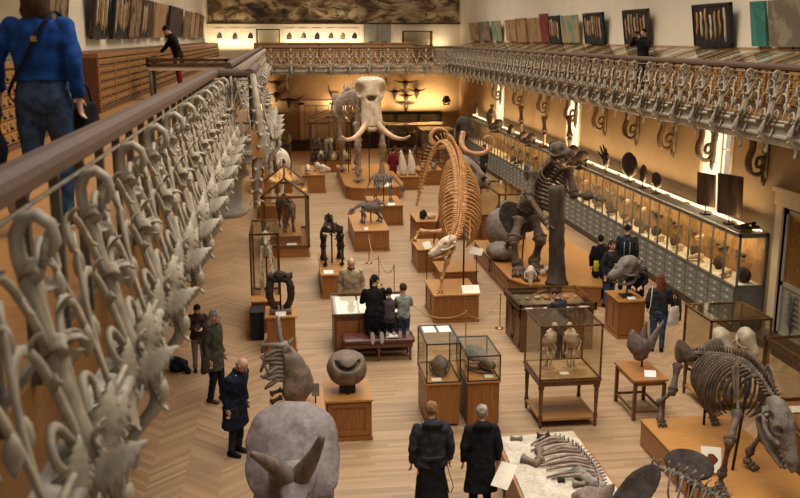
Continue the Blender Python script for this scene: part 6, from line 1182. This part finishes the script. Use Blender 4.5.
m = MB(); m.ell((0, 0, .12), (.2, .24, .13), 18, 12); m.tube(spl([(-.15, .1, .1), (.0, -.1, .26), (.2, -.2, .1), (.28, -.28, .03)], 12), [.09, .1, .1, .09, .09, .08, .08, .07, .07, .06, .06, .05, .04], 8); o = part('dropped_coat', m, 'cloth_navy', None, True, .02, None, (.06, 5)); o.location = (-2.28, 18.3, 0); tag(o, 'dark navy coat bundled on the floor at the edge of the left aisle', 'coat')
# desk group
person('bald man in beige coat standing behind the sloped desk case', (1.42, 20.4, 0), radians(2), 1.8, .08, 0, (0, .45), None, None, ('hair_dark', 'bald'), ('beige', .6), 'brown', 'brown', topcol='brown', build=1.12)
m = MB(); KN = lambda z, dx=0: [((-.1+dx, -.1, z+.07), (-.1+dx, .32, z+.06), (0, .25, -1)), ((.1+dx, -.1, z+.07), (.1+dx, .32, z+.06), (0, .25, -1))]
BZ = .49
person('dark-haired woman in black coat kneeling on the red bench', (1.78, 18.66, BZ), FA+.05, 1.68, .12, 0, (-.75, .1), [((-.24, -.16, .22), (-.12, -.36, .22)), ((.25, -.14, .22), (.14, -.36, .22))], KN(0), ('hair_dark', 'tied'), ('black', .5), 'black', 'trouser_grey', seat=(0, .02, .5), build=1.12)
person('small dark-haired child kneeling on the bench between two others', (2.1, 18.68, BZ), FA, 1.24, .1, 0, (.1, .1), [((-.22, -.14, .26), (-.1, -.34, .28)), ((.22, -.14, .26), (.1, -.34, .28))], KN(0), ('hair_dark', 'short'), ('mauve', .74), 'charcoal', 'white', seat=(0, .02, .5), child=True)
person('child in grey striped jumper kneeling at the right end of the bench', (2.4, 18.68, BZ), FA-.1, 1.36, .06, 0, (.4, .1), [((-.22, -.14, .26), (-.1, -.34, .28)), ((.22, -.14, .26), (.1, -.34, .28))], KN(0), ('hair_brown', 'short'), ('stripe', .84), 'denim', 'trouser_grey', seat=(0, .02, .5), child=True)
# pair at the front
def belt_extra(t, body, up, s, A, X, Y):
    m = MB(); m.loft([(up(0, 0, .02), X*.205, Y*.152), (up(0, 0, .08), X*.195, Y*.15)], 20, 2.3, 2); m.xf(Matrix.Scale(s, 4)); part('belt', m, 'rubber', body); m = MB(); P = [up(-.19, .02, .05), up(-.24, .06, -.2), up(-.3, .06, -.42), up(-.24, .07, -.5), up(-.2, .06, -.3)]; P2 = [V((-p.x, p.y, p.z)) for p in P]; m.tube(spl([p*s for p in P], 16), .014, 6, (.4, 1)); part('hanging_strap', m, 'rubber', body)
person('sandy-haired person in dark leather jacket and skirt, left of the pair in front', (1.9, 11.75, 0), FA+.05, 1.74, .03, 0, (-.15, .15), None, None, ('hair_sandy', 'short'), ('charcoal', .82), 'black', 'black', skirt=.3, hood=True, build=1.2, extras=belt_extra)
person('grey-haired person in long black hooded coat, right of the pair in front', (2.6, 11.75, 0), FA-.05, 1.66, .03, 0, (-.3, .12), None, None, ('hair_grey', 'short'), ('black', .42), 'black', 'black', topcol='charcoal', hood=True, build=1.12, hemflare=1.12)
# around the glass cases on the right
person('dark-clothed person bending over the flat table case, seen through the bird case', (5.55, 17.75, 0), FA+.5, 1.6, .25, 0, (.6, .3), [((-.22, -.2, .26), (-.1, -.4, .24)), ((.22, -.2, .26), (.1, -.4, .24))], None, ('hair_brown', 'short'), ('charcoal', .6), 'navy', 'black')
def tote_extra(t, body, up, s, A, X, Y):
    m = MB(); m.tube(spl([p*s for p in (up(.15, -.1, .5), up(.17, .03, .56), up(.18, .13, .4), up(.2, .14, .1))], 12), .012, 6); part('bag_strap', m, 'cloth_white', body)
person('long-haired woman in black top and jeans beside the spiky skull', (7.85, 18.25, 0), FA-.35, 1.68, .05, 0, (.3, .1), [((-.24, -.06, .2), (-.12, -.25, .22)), ((.26, .04, .22), (.24, -.1, .05))], None, ('hair_red', 'long'), ('charcoal', .86), 'denim', 'black', extras=tote_extra, build=1.08)
bag('tote_bag', 'white patterned tote bag carried by the long-haired woman', (8.12, 18.1, .82), (.15, .06, .2), 'cloth_white', strap=.3, rz=.4)
t = bag('brown_coat', 'brown coat folded over the arm of the long-haired woman', (8.25, 18.3, .9), (.12, .09, .24), 'cloth_brown', 'coat', strap=.05, rz=.2)
person('person with a pink scarf and dark coat beside the sloth platform', (7.95, 21.6, 0), radians(28), 1.72, .02, 0, (-.2, .1), None, None, ('hair_brown', 'bob'), ('charcoal', .66), 'denim', 'black', topcol='pink')
bag('yellow_bag', 'small bright yellow bag beside the person in a pink scarf', (7.68, 21.85, 1.0), (.07, .06, .13), 'cloth_yellow', strap=.2)
person('person in black standing behind the one with a pink scarf', (7.98, 22.45, 0), radians(160), 1.66, .02, 0, (0, .1), None, None, ('hair_dark', 'short'), ('black', .62), 'navy', 'black')
person('man in dark coat with a backpack facing the wall cases', (8.85, 22.9, 0), FA-.35, 1.82, .03, 0, (0, .1), None, None, ('hair_dark', 'short'), ('charcoal', .6), 'black', 'black', build=1.12)
t = thing('backpack', 'dark backpack with pale straps on the man facing the wall cases', 'backpack', (8.79, 22.72, 1.22), -.35, None, world=False); m = MB(); m.loft([((0, 0, -.24), (.13, 0, 0), (0, .07, 0)), ((0, -.02, -.1), (.16, 0, 0), (0, .1, 0)), ((0, -.02, .12), (.15, 0, 0), (0, .09, 0)), ((0, 0, .24), (.1, 0, 0), (0, .05, 0))], 16, 3, 4); part('pack', m, 'cloth_navy', t)
for x in (-.07, .07): m = MB(); m.tube([(x, -.115, -.18), (x, -.125, 0), (x, -.1, .2)], .012, 6); part('pale_strap', m, 'cloth_stripe', t)
person('person in dark blue bending forward behind the spiky skull', (8.15, 20.35, 0), radians(-20), 1.68, .35, 0, (.2, .3), [((-.22, -.2, .26), (-.1, -.4, .24)), ((.22, -.2, .26), (.1, -.4, .24))], None, ('hair_brown', 'short'), ('navy', .66), 'charcoal', 'black')
person('person in dark red coat standing beside the elephant platform', (5.0, 42.7, 0), radians(150), 1.58, .02, 0, (0, 0), None, None, ('hair_dark', 'short'), ('red', .55), 'black', 'black')
person('dark figure standing by the wall cases, far down the hall', (9.3, 42.8, 0), radians(-60), 1.66, 0, 0, (0, 0), None, None, ('hair_dark', 'short'), ('charcoal', .6), 'black', 'black')
# ================================================================== LIGHT AND CAMERA
w = bpy.data.worlds.new('World'); sc.world = w; w.use_nodes = True; bg = w.node_tree.nodes['Background']; bg.inputs[0].default_value = (1, .95, .87, 1); bg.inputs[1].default_value = .36
def area(name, loc, size, power, col, rot=(0, 0, 0)):
    l = bpy.data.lights.new(name, 'AREA'); l.shape = 'RECTANGLE'; l.size, l.size_y = size; l.energy = power; l.color = col
    o = bpy.data.objects.new(name, l); COL.objects.link(o); o.location = loc; o.rotation_euler = rot; return o
WARM = (1, .66, .33); SOFT = (1, .93, .83)
for i, y in enumerate((9, 21, 33, 45)): area('skylight_lamp', (3.6, y, 12.5), (7, 9), (1080, 1000, 950, 900)[i], SOFT).data.spread = radians(128)
for a, b in WIN: area('window_daylight', (XR+1.0, (a+b)/2, 3.4), (2.2, 1.5), 90, (1, .97, .92), (0, radians(90), 0))
# lamp strips on top of the wall cases light the right wall; strips inside them light the shelves
for y in (24.4, 34.6, 44.8):
    area('wall_wash_lamp', (10.35, y, 2.42), (.12, 10), 300, WARM, (0, radians(150), 0))
    area('case_lamp', (10.3, y, 2.22), (.3, 10), 120, (1, .72, .38))
for x in (-2.4, 4.4, 8.4): area('far_wall_lamp', (x, YF-.7, 2.45), (3, .12), 200, WARM, (radians(150), 0, 0))
area('far_case_lamp', (6.5, YF-.5, 2.0), (6, .3), 60, WARM)
area('picture_lamp', (8.4, YF-.55, 5.95), (3, .1), 50, (1, .82, .55), (radians(165), 0, 0))
area('picture_lamp', (.4, YF-.55, 5.95), (9, .1), 190, (1, .82, .55), (radians(165), 0, 0))
cam = bpy.data.cameras.new('camera'); co = bpy.data.objects.new('camera', cam); COL.objects.link(co); co.location = EYE
cam.sensor_width = 36; cam.lens = 36*FPX/800; cam.clip_start = .05; cam.clip_end = 200
co.rotation_euler = Matrix((_R, -_D, -_F)).transposed().to_euler()
cam.dof.use_dof = True; cam.dof.focus_distance = 19; cam.dof.aperture_fstop = 2.8
sc.camera = co
sc.view_settings.view_transform = 'Standard'; sc.view_settings.look = 'None'; sc.view_settings.exposure = 0; sc.view_settings.gamma = 1; sc.view_settings.use_curve_mapping = False
sc.cycles.transparent_max_bounces = 32
